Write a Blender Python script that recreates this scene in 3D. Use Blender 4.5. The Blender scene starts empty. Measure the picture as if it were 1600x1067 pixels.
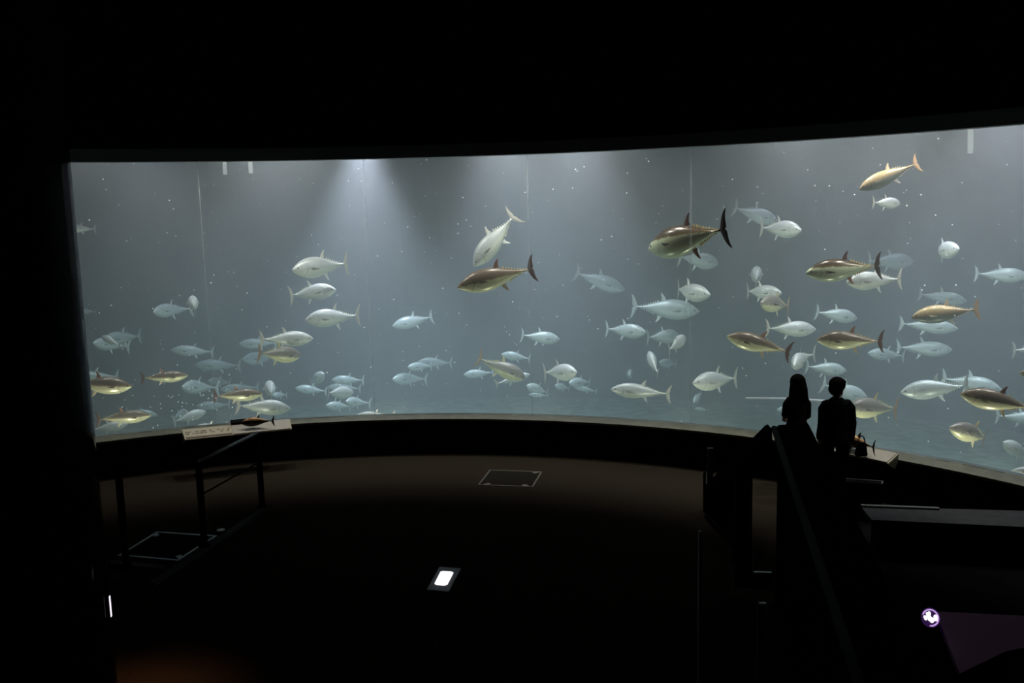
import bpy, bmesh, math, random
from mathutils import Vector, Matrix
random.seed(7)
C = bpy.context.scene.collection
S = bpy.context.scene

# ------------------------------------------------------------------ camera
F, PITCH, ROLL, EYE = 1453.9, 0.144415, -0.024204, 4.182
CX, CY, R = -2.0724, 5.5882, 10.329          # plan centre and radius of the curved tank window
SILL = EYE - 3.5633                           # height of the sill
TOP = SILL + 4.4                              # top of the glass
RF = R - 0.3456                               # radius of the room wall below the sill
BACK = R + 9.0                                # radius of the far wall of the tank
BED = -0.95                                   # tank bottom
U0 = Vector((0, math.sin(PITCH), math.cos(PITCH)))
FW = Vector((0, math.cos(PITCH), -math.sin(PITCH)))
RT = math.cos(ROLL)*Vector((1, 0, 0)) + math.sin(ROLL)*U0
UP = -math.sin(ROLL)*Vector((1, 0, 0)) + math.cos(ROLL)*U0
cd = bpy.data.cameras.new('camera'); cam = bpy.data.objects.new('camera', cd); C.objects.link(cam)
cd.sensor_width = 36; cd.lens = F/1600*36; cd.clip_end = 200
m = Matrix((RT, UP, -FW)).transposed().to_4x4(); m.translation = (0, 0, EYE)
cam.matrix_world = m
S.camera = cam

# ------------------------------------------------------------------ world, exposure, lights
w = bpy.data.worlds.new('world'); S.world = w; w.use_nodes = True
w.node_tree.nodes['Background'].inputs[0].default_value = (0.6, 0.8, 1, 1)
w.node_tree.nodes['Background'].inputs[1].default_value = 0.00035
S.view_settings.view_transform = 'Standard'; S.view_settings.look = 'None'
S.view_settings.gamma = 1; S.view_settings.exposure = -0.2
try: S.view_settings.use_curve_mapping = False
except Exception: pass
S.cycles.use_denoising = True
S.cycles.volume_bounces = 1
S.cycles.transparent_max_bounces = 16
S.cycles.max_bounces = 6

def polar(deg, rad, z):
    a = math.radians(deg)
    return Vector((CX + rad*math.sin(a), CY + rad*math.cos(a), z))

def spot(deg, rad, power, cone, col=(1, .97, .93), z=6.6, blend=.6, tilt=(0, 0), r=.12):
    l = bpy.data.lights.new('tank_and_fill_lamp', 'SPOT'); l.energy = power; l.color = col
    l.spot_size = math.radians(cone); l.spot_blend = blend; l.shadow_soft_size = r
    o = bpy.data.objects.new('tank_and_fill_lamp', l); C.objects.link(o)
    o.location = polar(deg, rad, z); o.rotation_euler = (math.radians(tilt[0]), math.radians(tilt[1]), -math.radians(deg))
    return o
# lamps hung over the tank: bright beams with dim gaps between them, and an added row of wide fill lamps close to the glass for the near fish
def AZ(px, rad):
    d = FW + RT*((px-800)/F) + UP*((533.5-260)/F)
    a = d.x**2+d.y**2; b = -2*(d.x*CX+d.y*CY); c = CX*CX+CY*CY-rad*rad
    t = (-b+math.sqrt(b*b-4*a*c))/(2*a)
    return math.degrees(math.atan2(d.x*t-CX, d.y*t-CY))
WL = (.95, .89, 1.0)
for px, dr, power, cone, z in ((245, 3.0, 320, 60, 6.6), (400, 3.5, 360, 60, 6.6), (567, 4.0, 2300, 70, 5.9), (785, 3.6, 1250, 60, 6.6), (910, 3.6, 1100, 60, 6.6),
                            (1235, 3.5, 420, 60, 6.6), (1400, 3.0, 620, 60, 6.6), (1560, 3.0, 800, 62, 6.6), (1760, 3.0, 700, 70, 6.6)):
    spot(AZ(px, R+dr), R+dr, power, cone, WL, blend=.8, r=.25, z=z)
for px, power in ((200, 180), (460, 380), (850, 560), (1300, 280), (1600, 340)):
    spot(AZ(px, R+6.0), R+6.0, power, 100, (.93, .90, 1), blend=1, r=.4)
for px, power in ((130, 330), (400, 480), (540, 300), (790, 500), (930, 450), (1210, 500), (1420, 500), (1640, 500)):
    spot(AZ(px, R+.8), R+.8, power, 130, (1, .93, .84), blend=.8, r=.15, z=6.3)
# unseen fill lamps added below the sill, turned up to brighten the fish bellies
for px, power in ((160, 80), (327, 80), (579, 80), (827, 80), (1077, 80), (1330, 80), (1560, 80)):
    spot(AZ(px, R+.5), R+.5, power, 130, (1, .97, .80), blend=1, r=.15, z=-.35, tilt=(158, 0))
# ------------------------------------------------------------------ helpers
def ray(px, py):
    x = (px-800)/F; y = -(py-533.5)/F
    return FW + RT*x + UP*y                    # forward component is 1
def at_depth(px, py, Z): return Vector((0, 0, EYE)) + ray(px, py)*Z
def at_z(px, py, z):
    d = ray(px, py); t = (z-EYE)/d.z
    return Vector((0, 0, EYE)) + d*t
def at_rad(px, py, rad):
    d = ray(px, py); a = d.x**2+d.y**2; b = -2*(d.x*CX+d.y*CY); c = CX*CX+CY*CY-rad*rad
    t = (-b+math.sqrt(b*b-4*a*c))/(2*a)
    return Vector((0, 0, EYE)) + d*t
def azim(P): return math.degrees(math.atan2(P[0]-CX, P[1]-CY))

MATS = {}
def mat(name, col, rough=.6, metal=0, spec=.5, emit=None, es=1, noise=0, nscale=20, alpha=None):
    if name in MATS: return MATS[name]
    m = bpy.data.materials.new(name); m.use_nodes = True; nt = m.node_tree; b = nt.nodes['Principled BSDF']
    b.inputs['Base Color'].default_value = (*col, 1); b.inputs['Roughness'].default_value = rough
    b.inputs['Metallic'].default_value = metal; b.inputs['Specular IOR Level'].default_value = spec
    if spec < .11: b.inputs['IOR'].default_value = 1.0 if spec < .09 else 1.15      # matt cloth, carpet and paint without sheen
    if emit: b.inputs['Emission Color'].default_value = (*emit, 1); b.inputs['Emission Strength'].default_value = es
    if noise:
        tc = nt.nodes.new('ShaderNodeTexCoord'); n = nt.nodes.new('ShaderNodeTexNoise'); n.inputs['Scale'].default_value = nscale
        n.inputs['Detail'].default_value = 5
        r = nt.nodes.new('ShaderNodeValToRGB')
        r.color_ramp.elements[0].position = .3; r.color_ramp.elements[1].position = .7
        r.color_ramp.elements[0].color = (*[c*(1-noise) for c in col], 1); r.color_ramp.elements[1].color = (*[min(1, c*(1+noise)) for c in col], 1)
        nt.links.new(tc.outputs['Object'], n.inputs['Vector']); nt.links.new(n.outputs['Fac'], r.inputs[0]); nt.links.new(r.outputs[0], b.inputs['Base Color'])
    if alpha is not None: b.inputs['Alpha'].default_value = alpha
    MATS[name] = m; return m

def link_bm(name, bm, m=None, parent=None, smooth=False):
    me = bpy.data.meshes.new(name); bm.normal_update(); bm.to_mesh(me); bm.free()
    return link_me(name, me, m, parent, smooth)
def link_me(name, me, m=None, parent=None, smooth=False):
    if m is not None and not me.materials: me.materials.append(m)
    if smooth: me.polygons.foreach_set('use_smooth', [True]*len(me.polygons))
    o = bpy.data.objects.new(name, me); C.objects.link(o)
    if parent: o.parent = parent
    return o
def empty(name, loc=(0, 0, 0), rz=0):
    o = bpy.data.objects.new(name, None); C.objects.link(o); o.location = loc; o.rotation_euler = (0, 0, rz); o.empty_display_size = .1
    return o
def tag(o, label, cat, group=None, kind=None):
    o['label'] = label; o['category'] = cat
    if group: o['group'] = group
    if kind: o['kind'] = kind
    return o
def struct(o, label=None):
    o['kind'] = 'structure'
    if label: o['label'] = label
    return o
def hexa(bm, lo, hi):
    """solid between two 4-point loops"""
    a = [bm.verts.new(p) for p in lo]; b = [bm.verts.new(p) for p in hi]; n = len(a)
    bm.faces.new(a[::-1]); bm.faces.new(b)
    for i in range(n): bm.faces.new((a[i], a[(i+1) % n], b[(i+1) % n], b[i]))
def box(bm, c, s, rot=None):
    c = Vector(c); M = rot or Matrix.Identity(3)
    p = lambda x, y, z: c + M @ Vector((x*s[0]/2, y*s[1]/2, z*s[2]/2))
    hexa(bm, [p(-1, -1, -1), p(1, -1, -1), p(1, 1, -1), p(-1, 1, -1)], [p(-1, -1, 1), p(1, -1, 1), p(1, 1, 1), p(-1, 1, 1)])
def bar(bm, a, b, w, h, up=Vector((0, 0, 1))):
    """rectangular bar from a to b, w wide, h high (centred)"""
    a = Vector(a); b = Vector(b); d = (b-a).normalized(); s = d.cross(up)
    if s.length < 1e-4: s = d.cross(Vector((0, 1, 0)))
    s.normalize(); u = s.cross(d).normalized()
    q = lambda P: [P+s*(-w/2)+u*(-h/2), P+s*(w/2)+u*(-h/2), P+s*(w/2)+u*(h/2), P+s*(-w/2)+u*(h/2)]
    hexa(bm, q(a), q(b))
def tube(bm, pts, rads, n=12, flat=1.0, side=None, cap=True):
    """swept tube with changing radius; flat squashes it across `side`"""
    pts = [Vector(p) for p in pts]; rings = []
    prev = None
    for i, p in enumerate(pts):
        d = (pts[min(i+1, len(pts)-1)]-pts[max(i-1, 0)]).normalized()
        ref = Vector(side) if side is not None else Vector((1, 0, 0)) if abs(d.x) < .8 else Vector((0, 1, 0))
        if prev is not None and side is None: ref = prev
        s = (ref-d*ref.dot(d)).normalized(); prev = s; u = d.cross(s)
        r = rads[i]; ra, rb = (r if isinstance(r, tuple) else (r, r*flat))
        rings.append([bm.verts.new(p+s*math.cos(2*math.pi*k/n)*ra+u*math.sin(2*math.pi*k/n)*rb) for k in range(n)])
    for i in range(len(rings)-1):
        for k in range(n): bm.faces.new((rings[i][k], rings[i][(k+1) % n], rings[i+1][(k+1) % n], rings[i+1][k]))
    if cap: bm.faces.new(rings[0][::-1]); bm.faces.new(rings[-1])
    return rings
def ball(bm, c, r, seg=16, rot=None):
    r = r if isinstance(r, (tuple, list)) else (r, r, r)
    M = Matrix.Translation(Vector(c)) @ ((rot or Matrix.Identity(3)).to_4x4()) @ Matrix.Diagonal((*r, 1))
    bmesh.ops.create_uvsphere(bm, u_segments=seg, v_segments=max(6, seg*2//3), radius=1, matrix=M)
def arc_slab(bm, a0, a1, r0, r1, z0, z1, step=1.0, caps=True):
    """curved solid between two azimuths, radii and heights"""
    n = max(2, int(abs(a1-a0)/step)+1); prev = None; first = None
    for i in range(n+1):
        a = a0+(a1-a0)*i/n
        ring = [bm.verts.new(polar(a, r0, z0)), bm.verts.new(polar(a, r1, z0)), bm.verts.new(polar(a, r1, z1)), bm.verts.new(polar(a, r0, z1))]
        if prev:
            for k in range(4): bm.faces.new((prev[k], ring[k], ring[(k+1) % 4], prev[(k+1) % 4]))
        else: first = ring
        prev = ring
    if caps: bm.faces.new(first); bm.faces.new(prev[::-1])
    bmesh.ops.recalc_face_normals(bm, faces=bm.faces)
def disc(bm, r, z, n=96, hole=None):
    vs = [bm.verts.new(polar(360*i/n, r, z)) for i in range(n)]; bm.faces.new(vs[::-1])

# ------------------------------------------------------------------ materials
M_black = mat('painted_black_wall', (.006, .006, .007), .8, spec=.04, noise=.3, nscale=3)
M_ceil = mat('black_ceiling', (.008, .008, .008), .9)
M_floor = mat('dark_brown_carpet', (.027, .021, .016), .95, spec=.03, noise=.35, nscale=60)
M_sill = mat('beige_stone_sill', (.155, .14, .10), .4, noise=.22, nscale=7)
M_head = mat('dark_grey_window_head', (.30, .31, .32), .7, spec=.1)
M_bedm = mat('pale_sand_and_gravel', (.14, .175, .15), .9, noise=.5, nscale=4)
M_back = mat('blue_grey_tank_wall', (.09, .11, .125), .8, noise=.25, nscale=.5)
M_gloss = mat('glossy_black_column', (.005, .005, .006), .08, spec=.10)
M_metal = mat('brushed_steel', (.35, .35, .36), .35, metal=.9)
M_dmetal = mat('black_painted_metal', (.010, .010, .011), .6, spec=.08)
M_grey = mat('dark_grey_rail', (.12, .12, .125), .7, spec=.1)
M_panel = mat('beige_sign_board', (.46, .40, .30), .5, noise=.08, nscale=5)
M_ink = mat('brown_sign_print', (.10, .06, .04), .6)

def glass_mat():
    m = bpy.data.materials.new('clear_acrylic'); m.use_nodes = True; nt = m.node_tree; nt.nodes.clear()
    o = nt.nodes.new('ShaderNodeOutputMaterial'); mx = nt.nodes.new('ShaderNodeMixShader')
    t = nt.nodes.new('ShaderNodeBsdfTransparent'); t.inputs[0].default_value = (.975, .985, .985, 1)
    g = nt.nodes.new('ShaderNodeBsdfGlossy'); g.inputs['Roughness'].default_value = .02
    lw = nt.nodes.new('ShaderNodeLayerWeight'); lw.inputs[0].default_value = .5
    pw = nt.nodes.new('ShaderNodeMath'); pw.operation = 'POWER'; pw.inputs[1].default_value = 6; nt.links.new(lw.outputs['Facing'], pw.inputs[0])
    f = nt.nodes.new('ShaderNodeMath'); f.operation = 'MULTIPLY_ADD'; f.inputs[1].default_value = .45; f.inputs[2].default_value = .008; nt.links.new(pw.outputs[0], f.inputs[0])
    nt.links.new(f.outputs[0], mx.inputs[0]); nt.links.new(t.outputs[0], mx.inputs[1]); nt.links.new(g.outputs[0], mx.inputs[2]); nt.links.new(mx.outputs[0], o.inputs[0])
    return m
M_glass = glass_mat()
def translucent(name, col, a):
    m = bpy.data.materials.new(name); m.use_nodes = True; nt = m.node_tree; nt.nodes.clear()
    o = nt.nodes.new('ShaderNodeOutputMaterial'); mx = nt.nodes.new('ShaderNodeMixShader'); mx.inputs[0].default_value = a
    t = nt.nodes.new('ShaderNodeBsdfTransparent'); d = nt.nodes.new('ShaderNodeMixShader'); d.inputs[0].default_value = .5
    d1 = nt.nodes.new('ShaderNodeBsdfTranslucent'); d1.inputs[0].default_value = (*col, 1); d2 = nt.nodes.new('ShaderNodeBsdfDiffuse'); d2.inputs[0].default_value = (*col, 1)
    nt.links.new(d1.outputs[0], d.inputs[1]); nt.links.new(d2.outputs[0], d.inputs[2])
    nt.links.new(t.outputs[0], mx.inputs[1]); nt.links.new(d.outputs[0], mx.inputs[2]); nt.links.new(mx.outputs[0], o.inputs[0])
    return m
M_joint = translucent('thin_acrylic_joint', (1, 1, .98), .20); M_joint2 = translucent('cloudy_acrylic_joint', (1, 1, .98), .075)
def water_mat():
    m = bpy.data.materials.new('hazy_sea_water'); m.use_nodes = True; nt = m.node_tree; nt.nodes.clear()
    o = nt.nodes.new('ShaderNodeOutputMaterial'); ad = nt.nodes.new('ShaderNodeAddShader')
    s = nt.nodes.new('ShaderNodeVolumeScatter'); s.inputs['Color'].default_value = (.86, .93, 1, 1); s.inputs['Density'].default_value = WATER_S
    s.inputs['Anisotropy'].default_value = .15
    a = nt.nodes.new('ShaderNodeVolumeAbsorption'); a.inputs['Color'].default_value = (.20, .74, .86, 1); a.inputs['Density'].default_value = WATER_A
    nt.links.new(s.outputs[0], ad.inputs[0]); nt.links.new(a.outputs[0], ad.inputs[1]); nt.links.new(ad.outputs[0], o.inputs['Volume'])
    return m
WATER_S, WATER_A = .066, .055
M_water = water_mat()

# ------------------------------------------------------------------ the room and the tank
SE = [azim(at_rad(x, y, R)) for x, y in ((327, 520), (578.5, 500), (827.3, 480), (1077, 580))]
A_L = azim(at_rad(131, 500, R)); A_R = 88.0
bm = bmesh.new(); n = 120
vs = [bm.verts.new(polar(3*i, RF+.02, 0)) for i in range(n)]; bm.faces.new(vs[::-1])
vs2 = [bm.verts.new(polar(3*i, RF+.02, -.15)) for i in range(n)]; bm.faces.new(vs2)
for i in range(n): bm.faces.new((vs[i], vs[(i+1) % n], vs2[(i+1) % n], vs2[i]))
bmesh.ops.recalc_face_normals(bm, faces=bm.faces)
struct(link_bm('floor', bm, M_floor))
bm = bmesh.new(); vs = [bm.verts.new(polar(3*i, RF+.3, 8)) for i in range(n)]; bm.faces.new(vs)
vs2 = [bm.verts.new(polar(3*i, RF+.3, 8.2)) for i in range(n)]; bm.faces.new(vs2[::-1])
bmesh.ops.recalc_face_normals(bm, faces=bm.faces)
struct(link_bm('ceiling', bm, M_ceil))
bm = bmesh.new(); arc_slab(bm, A_L, A_R, RF, RF+.12, 0, SILL-.035); struct(link_bm('wall_front', bm, M_black, smooth=False))
bm = bmesh.new(); arc_slab(bm, A_L, A_R, RF-.012, R+.06, SILL-.035, SILL); struct(link_bm('trim_1', bm, M_sill))
bm = bmesh.new(); arc_slab(bm, A_L, A_R, R-.10, R+.25, TOP+.20, 8); struct(link_bm('wall_upper', bm, M_black))
bm = bmesh.new(); arc_slab(bm, A_L, A_R, R-.16, R+.06, TOP, TOP+.20); struct(link_bm('trim_2', bm, M_head))
bm = bmesh.new(); arc_slab(bm, A_L-60, A_L, RF, R+.3, 0, 8); struct(link_bm('wall_left', bm, M_black))
bm = bmesh.new(); arc_slab(bm, A_R, A_R+40, RF, R+.3, 0, 8); struct(link_bm('wall_right', bm, M_black))
bm = bmesh.new(); arc_slab(bm, A_R+40, 300+A_L, RF, R+.3, 0, 8); struct(link_bm('wall_rear', bm, M_black))
edges = [A_L]+SE+[A_R]
for i in range(5):
    bm = bmesh.new(); arc_slab(bm, edges[i], edges[i+1], R, R+.045, SILL, TOP, caps=False)
    struct(link_bm('window_%d' % (i+1), bm, M_glass, smooth=False))
for i, a in enumerate(SE):
    hw = (.035, .04, .085, .085)[i]
    bm = bmesh.new(); arc_slab(bm, a-hw, a+hw, R+.048, R+.056, SILL, TOP)
    struct(link_bm('trim_%d' % (i+3), bm, M_joint if i < 2 else M_joint2))
P4 = [at_z(x, y, 0) for x, y in ((1330, 815), (1700, 822), (1900, 1300), (1500, 1300))]  # thin black sheet added over the carpet to keep this side dark
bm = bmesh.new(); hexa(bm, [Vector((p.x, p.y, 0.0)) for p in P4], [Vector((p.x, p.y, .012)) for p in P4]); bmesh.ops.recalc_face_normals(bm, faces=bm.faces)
struct(link_bm('added_dark_sheet', bm, M_black))
# the tank
bm = bmesh.new(); arc_slab(bm, -125, 115, R+.062, BACK+.05, BED-.02, 5.75, 2.5)
wt = link_bm('water', bm, M_water); struct(wt, 'hazy blue green sea water filling the tank behind the curved glass')
bm = bmesh.new(); arc_slab(bm, -125, 115, BACK, BACK+.3, BED-.4, 8.6, 2.5); struct(link_bm('wall_back', bm, M_back))
bm = bmesh.new(); arc_slab(bm, -125, 115, R+.07, BACK, BED-.3, BED, 2.5)
struct(link_bm('floor_tank', bm, M_bedm))
bm = bmesh.new(); arc_slab(bm, -125, 115, R+.07, R+.3, BED, SILL-.04, 2.5); struct(link_bm('wall_inner', bm, M_back))
bm = bmesh.new(); arc_slab(bm, -126, 116, R+.1, BACK+.3, 8.6, 8.8, 2.5); struct(link_bm('ceiling_tank', bm, M_ceil))

# black column at the left
cb = at_depth(150, 690, 7.4); dirc = Vector((cb.x, cb.y, 0)).normalized(); perp = Vector((-dirc.y, dirc.x, 0))
CR = .78; cc = Vector((cb.x, cb.y, 0))+perp*CR
bm = bmesh.new(); tube(bm, [(cc.x, cc.y, z) for z in (0, .002, 2, 4, 6, 7.976, 7.98)], [CR]*7, 96)
col = link_bm('column', bm, M_gloss, smooth=False); struct(col, 'thick glossy black round column left of the tank window')
for p in col.data.polygons: p.use_smooth = len(p.vertices) == 4
# ------------------------------------------------------------------ tuna
PT = [0, .012, .03, .06, .10, .15, .21, .28, .35, .42, .49, .56, .63, .70, .76, .82, .87, .91, .94, .97, 1.0]
PH = [.003, .016, .032, .053, .079, .104, .127, .144, .152, .153, .145, .129, .108, .083, .061, .041, .025, .016, .013, .013, .017]
def prof(t):
    for i in range(len(PT)-1):
        if t <= PT[i+1]:
            k = (t-PT[i])/(PT[i+1]-PT[i]); return PH[i]*(1-k)+PH[i+1]*k
    return PH[-1]
def lat(t, bend): return bend*(t-.35)**2*1.6 if t > .35 else bend*.25*(t-.35)**2
def body_mesh(bend):
    bm = bmesh.new(); rings = []; n = 20
    for t, h in zip(PT, PH):
        wd = h*.70 if t < .85 else max(h*.7, .016+.006*math.exp(-((t-.93)/.03)**2))
        if t > .97: wd = .008
        ring = []
        for k in range(n):
            a = 2*math.pi*k/n; cz = math.cos(a); sy = math.sin(a)
            up = h*(.98 if cz > 0 else 1.02)
            ring.append(bm.verts.new((.5-t, lat(t, bend)+wd*sy*(abs(sy)**.0 if True else 1), up*cz - .012*math.exp(-t*9))))
        rings.append(ring)
    for i in range(len(rings)-1):
        for k in range(n): bm.faces.new((rings[i][k], rings[i+1][k], rings[i+1][(k+1) % n], rings[i][(k+1) % n]))
    bm.faces.new(rings[0]); bm.faces.new(rings[-1][::-1])
    bmesh.ops.recalc_face_normals(bm, faces=bm.faces)
    return bm
def blade(bm, pts, th, y0=0, yf=None):
    """thin solid fin from an outline in the X-Z plane; thickness fades to the edge"""
    ce = Vector((sum(p[0] for p in pts)/len(pts), 0, sum(p[1] for p in pts)/len(pts)))
    f = yf or (lambda x: y0)
    L = [bm.verts.new((p[0], f(p[0])-th*.15, p[1])) for p in pts]; Rr = [bm.verts.new((p[0], f(p[0])+th*.15, p[1])) for p in pts]
    cl = bm.verts.new((ce.x, f(ce.x)-th, ce.z)); cr = bm.verts.new((ce.x, f(ce.x)+th, ce.z)); n = len(pts)
    for i in range(n):
        j = (i+1) % n
        bm.faces.new((L[i], L[j], cl)); bm.faces.new((Rr[j], Rr[i], cr)); bm.faces.new((L[j], L[i], Rr[i], Rr[j]))
def strip_fin(bm, centre, widths, th, nrm=Vector((0, 1, 0)), chord=Vector((-1, 0, 0))):
    """fin swept along a spine: leading edge points and chord lengths"""
    prev = None
    for p, wd in zip(centre, widths):
        p = Vector(p); tk = th*max(.15, wd/max(widths))
        q = [bm.verts.new(p), bm.verts.new(p+chord*wd*.45+nrm*tk), bm.verts.new(p+chord*wd), bm.verts.new(p+chord*wd*.45-nrm*tk)]
        if prev:
            for k in range(4): bm.faces.new((prev[k], q[k], q[(k+1) % 4], prev[(k+1) % 4]))
        else: bm.faces.new(q)
        prev = q
    bm.faces.new(prev[::-1]); bmesh.ops.recalc_face_normals(bm, faces=bm.faces)
def fish_parts(bend):
    P = {}
    tl = lat(1, bend); dl = bend*1.6*2*.65; ye = lambda x: lat(.5-x, bend)
    P['body'] = body_mesh(bend)
    bm = bmesh.new()                                     # lunate tail
    for s in (1, -1):
        sp = [(-.485-.001, 0), (-.497, .02*s), (-.507, .05*s), (-.522, .09*s), (-.543, .13*s), (-.570, .163*s), (-.605, .19*s)]
        wd = [.070, .078, .070, .056, .042, .027, .005]
        strip_fin(bm, [(x, tl+dl*(-x-.5)*.9, z) for x, z in sp], wd, .006, chord=Vector((-1, dl*.9, 0)).normalized())
    P['tail_fin'] = bm
    bm = bmesh.new(); z = prof(.56)*.9                    # sickle second dorsal
    strip_fin(bm, [(-.035, ye(-.035), z*1.04), (-.050, ye(-.05), z+.034), (-.072, ye(-.07), z+.068), (-.098, ye(-.09), z+.098), (-.128, ye(-.12), z+.120)], [.092, .064, .048, .034, .010], .005)
    P['dorsal_fin'] = bm
    bm = bmesh.new(); z = -prof(.62)*.9
    strip_fin(bm, [(-.085, ye(-.085), z*1.1), (-.100, ye(-.1), z-.034), (-.122, ye(-.12), z-.066), (-.149, ye(-.14), z-.094), (-.178, ye(-.17), z-.115)], [.088, .062, .047, .034, .010], .006)
    P['anal_fin'] = bm
    for s in (1, -1):
        bm = bmesh.new(); w0 = prof(.27)*.70
        strip_fin(bm, [(.235, s*w0*.93, .008), (.19, s*(w0+.016), .004), (.15, s*(w0+.030), -.002), (.11, s*(w0+.040), -.010), (.075, s*(w0+.045), -.018)], [.060, .052, .040, .026, .005], .004,
                  nrm=Vector((.25*s, .3*s, 1)).normalized(), chord=Vector((-.75, .05*s, -.62)).normalized())
        P['pectoral_fin' if s == 1 else 'pectoral_fin_'] = bm
    for s, nm in ((1, 'finlet_row'), (-1, 'finlet_row_')):
        bm = bmesh.new(); t0 = .66 if s == 1 else .71
        for k in range(8):
            t = t0+(.925-t0)*k/7; x = .5-t; zz = s*prof(t)*(.98 if s > 0 else 1.02)
            sz = .036-.0020*k
            blade(bm, [(x+.006, zz*.9), (x-.004, zz+s*.004+s*.3*sz), (x-.012, zz+s*sz*.85), (x-.021, zz+s*sz*.3), (x-.017, zz*.93)], .0058, yf=lambda x: ye(x))
        bmesh.ops.recalc_face_normals(bm, faces=bm.faces); P[nm] = bm
    for s in (1, -1):
        bm = bmesh.new(); t = .085; ball(bm, (.5-t, s*prof(t)*.67, .010), (.0125, .005, .0125), 12)
        P['eye' if s == 1 else 'eye_'] = bm
    return P

def skin(name, back, flank, belly, edge, soft, rough=.32, metal=.15, low=-.055):
    m = bpy.data.materials.new(name); m.use_nodes = True; nt = m.node_tree; b = nt.nodes['Principled BSDF']; N = nt.nodes.new; Lk = nt.links.new
    b.inputs['Roughness'].default_value = rough; b.inputs['Metallic'].default_value = metal
    tc = N('ShaderNodeTexCoord'); sx = N('ShaderNodeSeparateXYZ'); Lk(tc.outputs['Object'], sx.inputs[0])
    no = N('ShaderNodeTexNoise'); no.inputs['Scale'].default_value = 14; no.inputs['Detail'].default_value = 4; Lk(tc.outputs['Object'], no.inputs['Vector'])
    ad = N('ShaderNodeMath'); ad.operation = 'MULTIPLY_ADD'; ad.inputs[1].default_value = .045; Lk(no.outputs['Fac'], ad.inputs[0]); Lk(sx.outputs['Z'], ad.inputs[2])
    tp = N('ShaderNodeMapRange'); tp.inputs['From Min'].default_value = -.5; tp.inputs['From Max'].default_value = 0; tp.inputs['To Min'].default_value = max(0, edge); tp.inputs['To Max'].default_value = 0
    Lk(sx.outputs['X'], tp.inputs['Value']); ad2 = N('ShaderNodeMath'); ad2.operation = 'ADD'; Lk(ad.outputs[0], ad2.inputs[0]); Lk(tp.outputs[0], ad2.inputs[1]); ad = ad2
    mr = N('ShaderNodeMapRange'); mr.inputs['From Min'].default_value = -.12; mr.inputs['From Max'].default_value = .16; Lk(ad.outputs[0], mr.inputs['Value'])
    cr = N('ShaderNodeValToRGB'); e = cr.color_ramp.elements
    p = (edge+.12+.0225)/.28
    e[0].position = 0; e[0].color = (*belly, 1); e[1].position = 1; e[1].color = (*back, 1)
    for pos, c in ((max(.02, p-soft), belly), (p, flank), (min(.98, p+soft*2.2), back)):
        q = e.new(pos); q.color = (*c, 1)
    Lk(mr.outputs[0], cr.inputs[0])
    # gill cover crease and mouth line; the crease shade is put into the colour
    wv = N('ShaderNodeMath'); wv.operation = 'MULTIPLY'; wv.inputs[1].default_value = 5; Lk(sx.outputs['Z'], wv.inputs[0])
    sq = N('ShaderNodeMath'); sq.operation = 'MULTIPLY'; Lk(wv.outputs[0], sq.inputs[0]); Lk(sx.outputs['Z'], sq.inputs[1])
    gx = N('ShaderNodeMath'); gx.operation = 'SUBTRACT'; Lk(sx.outputs['X'], gx.inputs[0]); Lk(sq.outputs[0], gx.inputs[1])
    g2 = N('ShaderNodeMath'); g2.operation = 'SUBTRACT'; g2.inputs[1].default_value = .262; Lk(gx.outputs[0], g2.inputs[0])
    g3 = N('ShaderNodeMath'); g3.operation = 'ABSOLUTE'; Lk(g2.outputs[0], g3.inputs[0])
    g4 = N('ShaderNodeMath'); g4.operation = 'LESS_THAN'; g4.inputs[1].default_value = .0035; Lk(g3.outputs[0], g4.inputs[0])
    mz = N('ShaderNodeMath'); mz.operation = 'ADD'; mz.inputs[1].default_value = .016; Lk(sx.outputs['Z'], mz.inputs[0])
    mz2 = N('ShaderNodeMath'); mz2.operation = 'ABSOLUTE'; Lk(mz.outputs[0], mz2.inputs[0])
    mz3 = N('ShaderNodeMath'); mz3.operation = 'LESS_THAN'; mz3.inputs[1].default_value = .003; Lk(mz2.outputs[0], mz3.inputs[0])
    mx = N('ShaderNodeMath'); mx.operation = 'GREATER_THAN'; mx.inputs[1].default_value = .435; Lk(sx.outputs['X'], mx.inputs[0])
    mm = N('ShaderNodeMath'); mm.operation = 'MULTIPLY'; Lk(mz3.outputs[0], mm.inputs[0]); Lk(mx.outputs[0], mm.inputs[1])
    mo = N('ShaderNodeMath'); mo.operation = 'MAXIMUM'; Lk(mm.outputs[0], mo.inputs[0]); Lk(g4.outputs[0], mo.inputs[1])
    ms = N('ShaderNodeMath'); ms.operation = 'MULTIPLY'; ms.inputs[1].default_value = .55; Lk(mo.outputs[0], ms.inputs[0])
    mi = N('ShaderNodeMix'); mi.data_type = 'RGBA'; Lk(ms.outputs[0], mi.inputs['Factor']); Lk(cr.outputs[0], mi.inputs['A']); mi.inputs['B'].default_value = (.05, .045, .04, 1)
    # fine mottling of the skin
    n2 = N('ShaderNodeTexNoise'); n2.inputs['Scale'].default_value = 45; n2.inputs['Detail'].default_value = 3; Lk(tc.outputs['Object'], n2.inputs['Vector'])
    r2 = N('ShaderNodeMapRange'); r2.inputs['To Min'].default_value = .8; r2.inputs['To Max'].default_value = 1.2; Lk(n2.outputs['Fac'], r2.inputs['Value'])
    vm = N('ShaderNodeVectorMath'); vm.operation = 'SCALE'; Lk(mi.outputs['Result'], vm.inputs[0]); Lk(r2.outputs[0], vm.inputs['Scale']); Lk(vm.outputs[0], b.inputs['Base Color'])
    return m
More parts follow.
